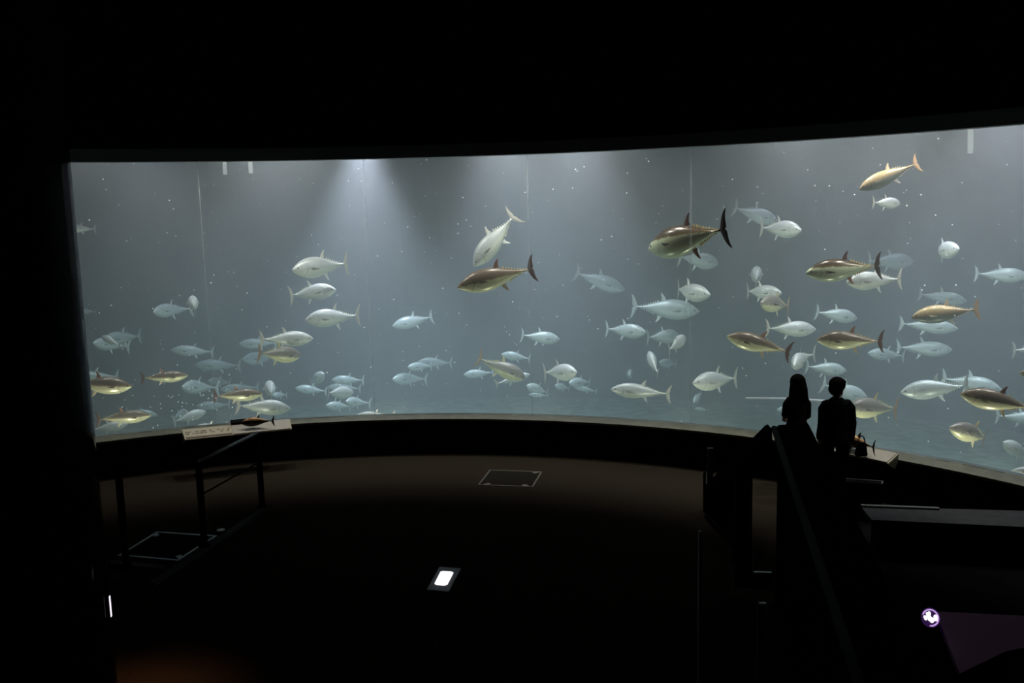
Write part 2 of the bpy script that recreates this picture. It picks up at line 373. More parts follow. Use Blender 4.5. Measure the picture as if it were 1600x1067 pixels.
SK = {  # one species: the skin tones also carry how each fish is lit
 'b': skin('bronze_tuna_skin', (.16, .12, .09), (.32, .24, .15), (.85, .80, .48), .0, .06, rough=.3),
 'd': skin('dark_bronze_tuna_skin', (.075, .05, .032), (.17, .13, .07), (.58, .62, .42), .055, .05, rough=.26),
 'g': skin('gold_lit_tuna_skin', (.50, .37, .21), (.30, .23, .15), (.20, .22, .19), .0, .12, rough=.33),  # gold light on the back and shade on the belly, put into the colour
 'y': skin('grey_and_yellow_tuna_skin', (.22, .20, .18), (.40, .37, .30), (.85, .80, .46), -.03, .10, rough=.35),
 's': skin('silver_tuna_skin', (.42, .47, .48), (.52, .57, .57), (.66, .72, .68), -.01, .12, rough=.35),
 'w': skin('pale_silver_tuna_skin', (.50, .51, .51), (.62, .63, .61), (.80, .81, .70), -.01, .12, rough=.38),
}
TF = {'b': (.11, .05, .035), 'd': (.035, .018, .014), 'g': (.50, .32, .20), 'y': (.34, .24, .16), 's': (.42, .46, .45), 'w': (.48, .45, .40)}
DF = {'b': (.38, .18, .10), 'd': (.11, .05, .04), 'g': (.75, .60, .42), 'y': (.62, .52, .28), 's': (.55, .6, .58), 'w': (.66, .64, .58)}
AF = {'b': (.75, .62, .42), 'd': (.42, .20, .15), 'g': (.85, .80, .70), 'y': (.82, .74, .46), 's': (.90, .95, .93), 'w': (.88, .88, .84)}
FL = {'b': (.95, .75, .32), 'd': (1, .66, .18), 'g': (.85, .72, .50), 'y': (.85, .80, .30), 's': (.80, .84, .78), 'w': (.85, .82, .62)}
PF = {'b': (.08, .05, .035), 'd': (.05, .035, .03), 'g': (.75, .65, .5), 'y': (.10, .08, .07), 's': (.30, .34, .34), 'w': (.38, .36, .32)}
M_eye = mat('dark_fish_eye', (.02, .02, .02), .08)
proto = {}
def make_proto(kind, bend):
    root = bpy.data.objects.new('tuna', None); parts = []
    for nm, bm in fish_parts(bend).items():
        c = {'t': TF, 'd': DF, 'a': AF, 'f': FL, 'p': PF}.get(nm[0])
        mm = SK[kind] if nm == 'body' else M_eye if nm[0] == 'e' else mat('%s_%s_colour' % (nm.rstrip('_').replace('_row', ''), SK[kind].name.replace('_tuna_skin', '')), c[kind], .45)
        me = bpy.data.meshes.new('tuna_'+nm.rstrip('_')); bm.normal_update(); bm.to_mesh(me); bm.free(); me.materials.append(mm)
        if nm in ('body', 'eye', 'eye_'): me.polygons.foreach_set('use_smooth', [True]*len(me.polygons))
        o = bpy.data.objects.new(nm.rstrip('_'), me); parts.append(o)
    return root, parts
def tuna(nx, ny, tx, ty, h, d, away, kind, bend, label, roll=0, group='tuna swimming in the tank', name='tuna', rad=None, Hs=1.0):
    key = (kind, bend)
    if key not in proto: proto[key] = make_proto(kind, bend)
    r0, parts = proto[key]
    mx, my = (nx+tx)/2, (ny+ty)/2
    P = at_rad(mx, my, R+d if rad is None else rad); Z = (P-Vector((0, 0, EYE))).dot(FW)
    n = (P-Vector((0, 0, EYE))).normalized()
    v = (RT*(nx-tx)-UP*(ny-ty))*Z/F; v -= n*v.dot(n)*1.0
    l = v.length; H = h*Z/F; L = 2.85*H; hs = 3.27/2.85
    if l >= L: hs = max(.85, 3.27*H/l); L = l
    sn = math.sqrt(max(0, 1-(l/L)**2)); sn = min(sn, .985)
    ax = (v.normalized()*math.sqrt(1-sn*sn)+n*sn*away).normalized()
    z = Vector((0, 0, 1)); z = (z-ax*z.dot(ax)).normalized(); y = z.cross(ax).normalized()
    M = Matrix((ax, y, z)).transposed() @ Matrix.Rotation(math.radians(roll), 3, 'X')
    root = r0.copy(); C.objects.link(root)
    root.matrix_world = Matrix.Translation(P) @ M.to_4x4() @ Matrix.Diagonal((L, L*hs*Hs, L*hs*Hs, 1))
    bod = None
    for p in parts:                                # body first; the eyes belong to the body
        c = p.copy(); C.objects.link(c); c.name = p.name.split('.')[0]
        if bod is None: bod = c
        c.parent = bod if c.name.startswith('eye') else root
    root.name = name; tag(root, label, 'fish', group)
    return root
# nose x, y, tail x, y, body height (px of the photo), metres behind the glass, nose away (+1) or towards (-1), kind, bend, label
FISH = [
 (118,486,148,487,8,7,1,'s',0,"faint fish half hidden by the black column, alone at mid height"),
 (239,487,287,482,22,5,-1,'s',.25,"grey tuna facing the column, beside the small round tuna seen from behind"),
 (300,468,304,480,22,3.2,1,'w',0,"small pale tuna seen from behind with both side fins spread, upper left water"),
 (145,535,190,541,20,5,-1,'s',.25,"dim blue tuna whose head points at the column, crossed by a pinkish tuna"),
 (160,531,216,525,22,5.9,-1,'s',0,"pale tuna with raised back fin, behind the pinkish tuna near the column"),
 (159,525,185,539,12,4.1,1,'w',0,"pinkish tuna seen obliquely from behind, crossing two others near the column"),
 (267,546,329,550,17,5.5,-1,'s',0,"blue grey tuna ending at the first thin glass joint, above a fainter one"),
 (304,570,371,571,19,7,-1,'s',0,"faint long tuna crossed by the first thin glass joint at mid depth"),
 (110,590,180,588,20,5,-1,'s',0,"dim tuna back showing just over the big brown tuna at the column"),
 (207,603,115,600,28,1.4,-1,'b',0,"large brown tuna with yellow belly coming out from behind the column"),
 (294,586,226,592,18,2,1,'b',.25,"brown tuna with dark crescent tail on the side of the column, swimming alone"),
 (284,604,328,605,22,5,-1,'s',.25,"plump bluish tuna below the nose of the brown tuna with dark tail"),
 (324,595,358,598,14,7.6,-1,'s',0,"very faint tuna just behind the first thin glass joint, low down"),
 (344,608,400,605,15,6.5,-1,'s',0,"faint tuna back seen over the bronze tuna with yellow stripe near the sign"),
 (411,615,340,619,20,1.8,1,'b',0,"bronze tuna with bright yellow belly above the silver tuna over the long sign"),
 (307,634,356,633,14,6.5,-1,'s',-.25,"faint tuna arching across the foot of the first thin glass joint"),
 (322,642,275,658,17,3.5,1,'w',0,"pale tuna rising steeply with tail low, just above the end of the long sign"),
 (291,640,272,653,12,6,1,'s',0,"small dim tuna tucked behind the tail of the steeply rising pale tuna"),
 (301,669,350,667,14,1.3,-1,'w',0,"pale back showing just above the long sign board"),
 (237,648,158,655,21,1.8,1,'b',0,"brown tuna with creamy belly lowest beside the column, above a paler one"),
 (247,649,200,641,10,5,1,'s',0,"faint slim tuna poking out past the nose of the lowest brown tuna"),
 (200,662,147,671,16,3,1,'w',0,"pale tuna underneath the lowest brown tuna, close to the sill"),
 (373,537,428,536,16,6,-1,'s',0,"dim tuna behind the tails of the two tuna swimming to the right in a pair"),
 (379,561,426,558,20,6.6,-1,'s',0,"dim plump tuna behind the dark tail of the lower of the paired tuna"),
 (457,421,538,412,33,2.4,-1,'w',0,"bright white tuna with tall upright tail, topmost of three stacked fish"),
 (525,452,458,461,26,3,-1,'w',0,"white tuna facing away from the column, middle of three stacked fish"),
 (477,499,556,493,29,2.7,-1,'w',0,"pale tuna with forked looking tail, lowest of three stacked fish"),
 (490,528,413,530,24,2.2,1,'w',0,"slim pale tuna, upper of a pair heading away from the column"),
 (471,555,409,552,26,1.8,1,'y',0,"tuna with dark tail, lower of a pair heading away from the column"),
 (421,602,423,613,24,3.3,1,'w',0,"narrow upright tuna seen from behind, over the silver tuna above the long sign"),
 (506,584,487,598,18,4,-1,'s',0,"small stubby tuna turning, above the cluster before the second glass joint"),
 (518,593,565,594,15,6,-1,'s',0,"teal tuna topmost of the cluster beside the second glass joint"),
 (461,606,507,611,14,5.5,-1,'s',0,"dim blue tuna nosing out of the cluster towards the column"),
 (553,613,508,613,20,3.5,1,'w',-.25,"pinkish white tuna in the middle of the cluster by the second glass joint"),
 (512,604,560,607,14,6.8,-1,'s',0,"faint tuna mostly hidden behind the pinkish white one in the cluster"),
 (509,633,545,635,14,5,-1,'s',0,"small blue tuna lowest of the cluster by the second glass joint"),
 (540,627,569,629,16,4.4,-1,'s',.25,"small tuna with hanging belly fin, nearest the second joint"),
 (554,650,612,650,14,1.2,-1,'w',0,"white tuna back skimming the sill at the foot of the second glass joint"),
 (455,638,376,634,25,2.0,1,'w',0,"large silver tuna swimming just above the long sign with the model fish"),
 (425,617,447,617,10,6,-1,'s',0,"tiny dim tuna behind the narrow upright one"),
 (613,509,671,496,20,5.5,-1,'s',0,"teal tuna alone beyond the second glass joint at mid height"),
 (637,573,672,572,14,5.5,-1,'s',0,"small blue tuna overlapping the head of a fainter one past the second joint"),
 (652,565,702,567,16,6.8,-1,'s',0,"fainter tuna directly behind the small blue one past the second joint"),
 (613,592,657,591,19,6,-1,'s',.25,"blue tuna lowest of three in the gap between second and third joints"),
 (739,416,799,342,32,1.8,1,'w',0,"white tuna diving steeply nose down with V shaped tail on top"),
 (714,448,825,421,36,.7,-1,'b',0,"golden brown tuna crossing in front of the diving white tuna"),
 (875,530,819,524,20,4.5,1,'s',0,"pale tuna with its tail just behind the third glass joint, mid height"),
 (822,590,754,564,26,2.6,1,'y',.25,"grey tuna slanting down to the third glass joint with raised dark tail"),
 (828,584,778,599,13,3.6,1,'w',0,"slim pale tuna crossing under the slanting grey one"),
 (783,553,825,560,14,5,-1,'s',0,"small blue tuna above the slanting grey one by the third joint"),
 (724,585,768,582,14,5.5,-1,'s',0,"small dim tuna just behind the tail of the slanting grey one"),
 (901,581,853,582,27,2.5,-1,'w',0,"round white tuna with straight upright yellowish tail right of the third joint"),
 (823,602,853,613,15,4.5,-1,'s',0,"blue tuna slanting across the lower part of the third glass joint"),
 (826,616,855,618,7,6,-1,'s',0,"thin faint fish under the blue one at the foot of the third joint"),
 (867,602,888,607,11,6,-1,'s',0,"tiny teal tuna just below the tail of the round white tuna"),
 (889,598,920,597,16,5,-1,'s',0,"small blue tuna under the belly of the round white tuna"),
 (896,604,930,611,9,6.2,-1,'s',0,"slim faint tuna lowest behind the round white tuna"),
 (1011,389,1124,360,50,.4,1,'d',0,"very large dark backed tuna with black crescent tail and orange finlets"),
 (1123,411,1066,402,26,4.5,1,'s',0,"dim blue tuna half hidden under the very large dark backed tuna"),
 (977,453,905,428,24,6,1,'s',0,"faint blue tuna slanting down, highest between third and fourth joints"),
 (1109,460,1050,453,28,3,-1,'w',.25,"plump silver tuna with brownish tail above the large teal tuna"),
 (1093,486,995,479,32,4.6,1,'s',0,"large teal tuna with pale tail, under the plump silver one"),
 (1010,519,951,514,23,4,-1,'s',0,"silver blue tuna with a bright white belly fin below the large teal one"),
 (1062,524,1015,527,22,4.6,1,'s',0,"bluish tuna mostly behind a pinkish one beside the fourth joint"),
 (1071,526,1047,545,20,3,1,'w',0,"pinkish tuna twisting with tail downward beside the fourth joint"),
 (1013,549,1027,581,19,3.2,1,'w',0,"pale tuna seen from behind with long tail hanging down"),
 (1030,566,1055,569,14,6,-1,'s',0,"faint teal tuna beside the pale one with the hanging tail"),
 (984,585,985,581,14,6,-1,'s',0,"tiny round fish seen head on above the cream tuna"),
 (954,607,1040,615,24,1.8,-1,'w',0,"slim cream coloured tuna low down ending before the fourth joint"),
 (1083,598,1147,591,30,2,-1,'w',0,"plump cream tuna with grey tail just past the foot of the fourth joint"),
 (1084,629,1095,614,13,5,-1,'s',0,"small blue tuna nose down below the plump cream one"),
 (1085,638,1105,641,7,6.5,-1,'s',0,"tiny dim fish near the tank bottom past the fourth joint"),
 (1135,524,1227,548,29,1,-1,'b',0,"brown tuna with cream belly and reddish tail slanting down above the woman"),
 (1341,296,1427,258,25,1.2,1,'g',0,"gold lit tuna highest of all, heading nose down"),
 (1216,346,1152,326,24,4.5,1,'s',0,"silver grey tuna slanting down behind a brighter one near the big dark tail"),
 (1252,359,1192,356,27,3,-1,'w',0,"bright white tuna overlapping a greyer one near the big dark tail"),
 (1258,426,1366,416,36,.8,-1,'d',0,"bronze tuna with black crescent tail in front of a pale one"),
 (1322,440,1402,436,29,1.8,-1,'w',0,"pale tuna half hidden behind the bronze one with black crescent tail"),
 (1428,408,1362,408,25,6.3,1,'s',0,"teal tuna farther back, above and behind the black crescent tail"),
 (1183,423,1181,437,25,3.9,1,'w',0,"pale tuna seen from behind with side fins spread, over two others"),
 (1221,457,1163,456,23,3,-1,'w',.25,"silver tuna right below the one seen from behind with side fins spread"),
 (1189,472,1230,477,27,2.2,-1,'y',0,"round greyish tuna with dark tail, lowest of the group of three above the woman"),
 (1340,497,1280,488,22,4,1,'s',0,"blue silver tuna above the brown tuna with the red tail"),
 (1275,514,1203,513,25,3,1,'w',0,"bright silver tuna between two brown tuna over the woman's head"),
 (1275,530,1371,533,30,1,-1,'b',0,"brown tuna with yellow belly and red tail above the man"),
 (1240,571,1256,553,25,2.2,-1,'w',.25,"pale tuna turning with tail raised directly over the woman's head"),
 (1323,579,1264,573,21,3.6,1,'s',0,"silver blue tuna just above the two visitors' heads, between them"),
 (1356,551,1409,556,19,5,-1,'s',0,"dim tuna below the red tail of the brown tuna"),
 (1356,622,1290,602,25,3.5,1,'s',0,"blue grey tuna partly behind the man's head"),
 (1322,636,1397,638,33,1.5,-1,'y',0,"large pale tuna with yellow finlets right behind the man's shoulder"),
 (1214,640,1240,641,12,5,-1,'s',0,"faint small tuna beside the woman's arm"),
 (1498,388,1453,394,27,3.5,-1,'w',.25,"tuna turning head on with wide grey tail, upper right water"),
 (1608,431,1529,428,23,4.5,1,'s',0,"pale green tuna cut by the picture edge at mid height with glowing back"),
 (1511,470,1441,460,20,5.5,1,'s',0,"teal tuna just above the gold lit tuna near the corner"),
 (1423,495,1521,484,29,1.5,-1,'g',0,"tuna with gold lit back and shaded belly above three dim ones"),
 (1497,513,1412,506,22,4.5,1,'s',0,"dim tuna directly under the belly of the gold lit one"),
 (1488,546,1407,543,24,4.6,1,'s',0,"dim blue grey tuna, lowest of those under the gold lit one"),
 (1662,545,1588,547,24,3,1,'s',0,"tuna of which only the pale tail enters at the picture edge"),
 (1406,612,1505,603,31,1.8,-1,'s',0,"large silver grey tuna nose to the man's side with yellow finlets"),
 (1565,608,1478,592,27,4,1,'s',0,"bluish tuna behind the tail of the large silver grey one"),
 (1499,614,1610,637,34,.7,-1,'b',0,"big brown tuna with cream belly cut by the picture edge"),
 (1640,656,1562,650,22,4,1,'s',0,"teal tuna below the big brown one, its tail seen first"),
 (1484,667,1550,687,30,1.3,-1,'y',-.25,"grey tuna with yellow belly and yellow fins slanting down near the sill"),
 (1568,690,1608,715,22,3,-1,'w',0,"pale tuna pointing up and away from the corner near the sill"),
 (1576,738,1642,735,16,1,-1,'w',0,"white tuna back skimming the sill in the lower corner of the glass"),
 (1592,582,1680,592,24,1,-1,'b',0,"brown tuna of which only the snout enters at the picture edge"),
 (100,356,146,358,13,4,-1,'w',0,"small pale tuna coming out from behind the column, highest near it"),
]
for f in FISH: tuna(*f)
tuna(1407, 317.5, 1367, 316.5, 17.5, 2.6, 1, 'w', 0, 'small plump silver fish with forked tail just below the gold lit tuna', group='smaller fish among the tuna', name='small_silver_fish')
# ------------------------------------------------------------------ specks drifting in the water, and the small things in the tank
bm = bmesh.new(); rnd = random.Random(3)
near = [(o.matrix_world.translation.copy(), o.matrix_world.to_scale().x) for o in C.objects if o.get('category') == 'fish']
for i in range(560):
    a = rnd.uniform(A_L-8, 62); rr = R+rnd.uniform(.12, 3.6); z = rnd.uniform(.2, 5.1); s = rnd.choice((.007, .008, .010, .013))
    if rnd.random() < .12: a = rnd.gauss(A_L+7, 3); z = abs(rnd.gauss(.9, .25)); s = .011
    if any((polar(a, rr, z)-q).length < .55*L for q, L in near): continue
    bmesh.ops.create_icosphere(bm, subdivisions=1, radius=s, matrix=Matrix.Translation(polar(a, rr, z)))
sp = link_bm('specks', bm, mat('white_specks', (.9, .92, .9), .5)); tag(sp, 'tiny white specks and bubbles drifting all through the tank water', 'specks', kind='stuff')
M_tape = mat('pale_blue_tape', (.17, .19, .21), .6)
for (x, y0, y1, wd, lb) in ((351, 258, 273, .075, 'short pale strip hanging at the tank top, nearer the column of the pair'),
                            (391, 256, 271, .075, 'short pale strip hanging at the tank top, farther from the column of the pair'),
                            (1515, 212, 240, .075, 'longer pale strip hanging alone at the tank top near the gold lit tuna')):
    a = at_rad(x, y0, R+1.9); b = at_rad(x+1, y1, R+1.9); bm = bmesh.new(); s = (b-a).cross(a-Vector((0, 0, EYE))).normalized()
    a = Vector((a.x, a.y, 5.76)); bar(bm, a, b, .006, wd, up=s); o = link_bm('hanging_strip', bm, M_tape); tag(o, lb, 'strip', 'pale strips hanging at the tank top')
bm = bmesh.new(); a = at_rad(1165, 622, R+4.2); b = at_rad(1290, 626, R+4.2)  # pinkish line low in the tank, built as a thin rod
tube(bm, [a, a.lerp(b, .5)+Vector((0, 0, .02)), b], [.02, .02, .02], 10)
pp = link_bm('rod', bm, mat('pinkish_rod', (.75, .62, .62), .5)); tag(pp, 'thin pinkish rod across the tank low down behind the woman', 'rod')
# low rocks on the tank bottom
M_rock = mat('algae_covered_rock', (.10, .13, .10), .95, noise=.5, nscale=5)
# ------------------------------------------------------------------ sign boards on the sill
def board(name, tl, tr, fl, fr, label):
    """slanting board: pixels of its back and front edges; it reaches from the sill to beyond the wall"""
    root = empty(name, at_rad((tl[0]+tr[0])/2, (tl[1]+tr[1])/2, RF)); tag(root, label, 'sign', 'sign boards on the sill')
    inv = Matrix.Translation(-root.location)
    n = 8; B = []; Fp = []
    for i in range(n+1):
        t = i/n; B.append(at_z(tl[0]+(tr[0]-tl[0])*t, tl[1]+(tr[1]-tl[1])*t, SILL+.10)); Fp.append(at_z(fl[0]+(fr[0]-fl[0])*t, fl[1]+(fr[1]-fl[1])*t, SILL+.02))
    zb = SILL+.075; zf = sum(p.z for p in Fp)/len(Fp)
    return root, B, Fp
def quad_on(B, Fp, u0, u1, v0, v1, lift=.002):
    """corners of a patch on the board; u along it, v from the back edge to the front one"""
    def P(u, v):
        k = u*(len(B)-1); i = min(int(k), len(B)-2); f = k-i
        b = B[i].lerp(B[i+1], f); g = Fp[i].lerp(Fp[i+1], f); return b.lerp(g, v)
    nn = (B[1]-B[0]).cross(Fp[0]-B[0]); nn = nn.normalized(); nn = nn if nn.z > 0 else -nn
    return [P(u0, v0)+nn*lift, P(u1, v0)+nn*lift, P(u1, v1)+nn*lift, P(u0, v1)+nn*lift], nn
def patch(bm, B, Fp, u0, u1, v0, v1, lo, hi, o):
    n = max(1, int((u1-u0)*8)); 
    for i in range(n):
        a, nn = quad_on(B, Fp, u0+(u1-u0)*i/n, u0+(u1-u0)*(i+1)/n, v0, v1, lo); b, nn = quad_on(B, Fp, u0+(u1-u0)*i/n, u0+(u1-u0)*(i+1)/n, v0, v1, hi)
        hexa(bm, [p-o for p in a], [p-o for p in b])
def build_board(tl, tr, fl, fr, label, split, plate, dark=None):
    root, B, Fp = board('sign_board', tl, tr, fl, fr, label); o = root.location
    bm = bmesh.new(); patch(bm, B, Fp, 0, 1, 0, 1, -.016, 0, o); bmesh.ops.recalc_face_normals(bm, faces=bm.faces); link_bm('board', bm, M_panel, root)
    bm = bmesh.new(); rnd = random.Random(5)
    for row in range(2 if split > 0 else 0):
        u = .05*split
        while u < split*.93:
            l = rnd.uniform(.004, .022); v = .30+row*.17
            if rnd.random() < .8: patch(bm, B, Fp, u, u+l, v, v+.075, .001, .003, o)
            u += l+rnd.uniform(.003, .010)
    if split > 0:
        patch(bm, B, Fp, .03*split, split*.99, .80, .96, .001, .003, o); link_bm('lettering', bm, M_ink, root)
    else: bm.free()
    bm = bmesh.new(); patch(bm, B, Fp, plate[0], plate[1], .02, .98, .001, .012, o); link_bm('pale_plate', bm, mat('pale_plate', (.44, .39, .34), .3), root)
    if dark:
        bm = bmesh.new(); patch(bm, B, Fp, dark[0], dark[1], -.22, .10, .012, .05, o); link_bm('dark_strip', bm, M_dmetal, root)
    # triangular end brackets under the board
    for u, nm in ((0.0, 'end_bracket'), (1.0, 'end_bracket')):
        i = 0 if u == 0 else -1; s = (B[1]-B[0]).normalized()*(.02 if u == 0 else -.02)
        b = B[i]; g = Fp[i]; k = b.copy(); k.z = SILL; 
        bm = bmesh.new(); A = [b-Vector((0, 0, .017)), g-Vector((0, 0, .017)), Vector((b.lerp(g, .3).x, b.lerp(g, .3).y, SILL-.10)), Vector((b.x, b.y, SILL+.002))]
        hexa(bm, [p-o for p in A], [p-o+s for p in A]); bmesh.ops.recalc_face_normals(bm, faces=bm.faces); link_bm(nm, bm, M_sill, root)
    return root, B, Fp
r1, B1, F1 = build_board((284, 671), (453, 655), (289, 687), (456, 670), 'long slanting sign board with printed lines on the sill behind the left handrail', .45, (.455, .99), (.455, .60))
r2, B2, F2 = build_board((1285, 685), (1404, 709), (1272, 699), (1388, 724), 'slanting pale sign board on the sill beside the man', 0, (.02, .98))
def model_fish(u0, u1, v, B, Fp, label, hgt):
    a = quad_on(B, Fp, u0, u0, v, v, 0)[0][0]; b = quad_on(B, Fp, u1, u1, v, v, 0)[0][0]
    nn = quad_on(B, Fp, .4, .6, .4, .6)[1]; L = (a-b).length*.93; ax = (a-b).normalized()
    key = ('b', .25)
    if key not in proto: proto[key] = make_proto(*key)
    y = nn; z = ax.cross(y).normalized()
    z, y = (Vector((0, 0, 1))-ax*ax.z).normalized(), None; y = z.cross(ax).normalized()
    root = proto[key][0].copy(); C.objects.link(root)
    M = Matrix((ax, y, z)).transposed()
    root.matrix_world = Matrix.Translation((a+b)/2+Vector((0, 0, .153*L*hgt+.045))) @ M.to_4x4() @ Matrix.Diagonal((L, L*hgt, L*hgt, 1))
    for p in proto[key][1]:
        if p.name.startswith(('anal', 'finlet')): continue
        c = p.copy(); C.objects.link(c); c.parent = root if not p.name.startswith('eye') else [q for q in root.children if q.name.startswith('body')][0]
    root.name = 'model_tuna'; tag(root, label, 'model fish', 'model tuna on the sign boards')
    mm = bpy.data.materials.get('painted_model_tuna') 
    for c in root.children:
        if c.name.startswith('body'):
            c.data = c.data.copy(); c.data.materials.clear(); c.data.materials.append(MATS['model_skin'])
        elif 'fin' in c.name: c.data = c.data.copy(); c.data.materials.clear(); c.data.materials.append(M_modelfin)
    return root
MATS['model_skin'] = skin('painted_model_tuna', (.42, .22, .09), (.05, .03, .02), (.03, .02, .015), .04, .05, rough=.25)
M_modelfin = mat('painted_model_fin', (.06, .035, .02), .4)
model_fish(.52, .83, .62, B1, F1, 'brown model tuna mounted on the long sign board with printed lines', 1.0)
model_fish(.22, .80, .55, B2, F2, 'brown model tuna mounted on the sign board beside the man', 1.0)

# ------------------------------------------------------------------ floor: hatches, curb, floor lamp
def flat_quad(bm, pts, z0, z1):
    hexa(bm, [Vector((p.x, p.y, z0)) for p in pts], [Vector((p.x, p.y, z1)) for p in pts]); bmesh.ops.recalc_face_normals(bm, faces=bm.faces)
def hatch(px, label, wd, notch):
    P = [at_z(x, y, 0) for x, y in px]; c = sum(P, Vector())/4
    root = empty('floor_hatch', (c.x, c.y, 0)); tag(root, label, 'floor hatch', 'metal edged floor hatches')
    Q = [p-c for p in P]; me_ = M_edge if wd > .03 else mat('dull_brown_metal_edging', (.12, .105, .09), .6)
    bm = bmesh.new(); flat_quad(bm, Q, 0.0, .004); link_bm('cover', bm, mat('carpeted_cover', (.018, .016, .014), .95, spec=.03), root)
    bm = bmesh.new()
    for i in range(4):
        a, b = Q[i], Q[(i+1) % 4]; d = (b-a).normalized()
        bar(bm, Vector((a.x, a.y, .006))-d*wd/2, Vector((b.x, b.y, .006))+d*wd/2, wd, .008)
    link_bm('metal_edging', bm, me_, root)
    for a, b, t in notch:
        k = Q[a].lerp(Q[b], t); inn = (-k).normalized()
        bm = bmesh.new(); bar(bm, Vector((k.x, k.y, .007)), Vector((k.x, k.y, .007))+inn*.11, .07, .008); link_bm('lifting_handle', bm, me_, root)
M_edge = mat('worn_grey_metal_edging', (.42, .44, .47), .5, metal=.3)
hatch([(187, 868), (246, 832), (337, 838), (278, 876)], 'metal edged floor hatch behind the handrail posts near the column', .035, ((0, 1, .92), (2, 3, .92)))
hatch([(748, 758), (766, 735), (846, 738), (832, 761)], 'thin framed floor hatch close to the tank wall in the middle', .022, ((1, 2, .95), (3, 0, .1), (3, 0, .9)))
P = [at_z(x, y, 0) for x, y in ((667, 922), (687, 886), (720, 889), (701, 925))]; c = sum(P, Vector())/4
fl = empty('floor_lamp', (c.x, c.y, 0)); tag(fl, 'glowing white lamp set in a square steel plate in the dark floor', 'lamp')
Q = [p-c for p in P]
bm = bmesh.new(); flat_quad(bm, Q, 0, .008); link_bm('steel_plate', bm, mat('matt_steel_plate', (.33, .33, .34), .6, metal=.2, emit=None), fl)
Q2 = [at_z(x, y, 0)-c for x, y in ((678.5, 914.5), (689, 893.5), (709, 895), (698, 916))]
bm = bmesh.new(); flat_quad(bm, Q2, .008, .014); bmesh.ops.bevel(bm, geom=[e for e in bm.edges if abs((e.verts[0].co-e.verts[1].co).z) > .001], offset=.02, segments=3, affect='EDGES')
link_bm('lamp_glass', bm, mat('lit_white_glass', (.9, .9, .9), .4, emit=(1, .97, 1), es=1.6), fl)
o0 = at_z(345, 828, 0); bm = bmesh.new(); tube(bm, [o0+Vector((0, 0, .0)), o0+Vector((0, 0, .006))], [.055, .05], 24)
fc = link_bm('drain_lid', bm, M_edge); tag(fc, 'small round metal cap in the floor beside the metal edged hatch', 'lid')
# raised curb strips of the ramp
M_curb = mat('dark_rubber_curb', (.07, .07, .07), .8, spec=.1)
def floor_bar(name, a, b, w, h, m, label, cat):
    A = at_z(*a, 0); B = at_z(*b, 0); bm = bmesh.new(); bar(bm, A+Vector((0, 0, h/2)), B+Vector((0, 0, h/2)), w, h)
    o = link_bm(name, bm, m); tag(o, label, cat); return o
floor_bar('curb', (238, 916), (413, 797), .085, .04, M_curb, 'long dark curb strip running along the floor under the handrail posts', 'curb')
floor_bar('curb', (171, 881), (258, 889.5), .10, .03, M_curb, 'short brownish strip in front of the metal edged hatch', 'curb')
floor_bar('curb', (158, 915), (188, 899), .05, .03, M_curb, 'short thin strip slanting across the floor beside the column', 'curb')

# ------------------------------------------------------------------ handrail at the left
def post_top(P, py):
    """height at which a vertical standing on P reaches picture row py"""
    lo, hi = 0, 4
    for _ in range(40):
        z = (lo+hi)/2; q = Vector((P.x, P.y, z-EYE)); yy = 533.5-F*q.dot(UP)/q.dot(FW)
        if yy > py: lo = z
        else: hi = z
    return z
b3 = at_z(410, 796, 0); b2 = at_z(320, 858, 0); b1 = at_z(198, 889, 0)
h3 = post_top(b3, 676); h2 = post_top(b2, 721); h1 = post_top(b1, 717)
rl = empty('handrail', (b2.x, b2.y, 0)); tag(rl, 'dark metal handrail with slim top bar beside the ramp near the column', 'handrail')
o = Vector((b2.x, b2.y, 0))
for b, h in ((b3+Vector((0, 0, .041)), h3-.041), (b2+Vector((0, 0, .041)), h2-.041), (b1+Vector((0, 0, .031)), h1-.031)):
    d = (b3-b2).normalized(); bm = bmesh.new(); bar(bm, b-o, b-o+Vector((0, 0, h-.02)), .07, .045, up=d); link_bm('post', bm, M_dmetal, rl)
    bm = bmesh.new(); tube(bm, [b-o, b-o+Vector((0, 0, .02))], [.075, .07], 20); link_bm('base_plate', bm, M_dmetal, rl)
bm = bmesh.new(); tube(bm, [b3-o+Vector((0, 0, h3)), b2-o+Vector((0, 0, h2))], [.021, .021], 12)
ball(bm, b3-o+Vector((0, 0, h3)), .022); ball(bm, b2-o+Vector((0, 0, h2)), .022)
link_bm('top_bar', bm, mat('grey_handrail_bar', (.22, .22, .23), .45, metal=.3), rl, smooth=True)
bm = bmesh.new(); tube(bm, [b2-o+Vector((0, 0, h2)), b1-o+Vector((0, 0, h1))], [.02, .02], 12); link_bm('connecting_bar', bm, M_dmetal, rl, smooth=True)
bm = bmesh.new(); tube(bm, [b3-o+Vector((0, 0, h3*.62)), b2-o+Vector((0, 0, h2*.62))], [.012, .012], 10); link_bm('middle_bar', bm, M_dmetal, rl, smooth=True)
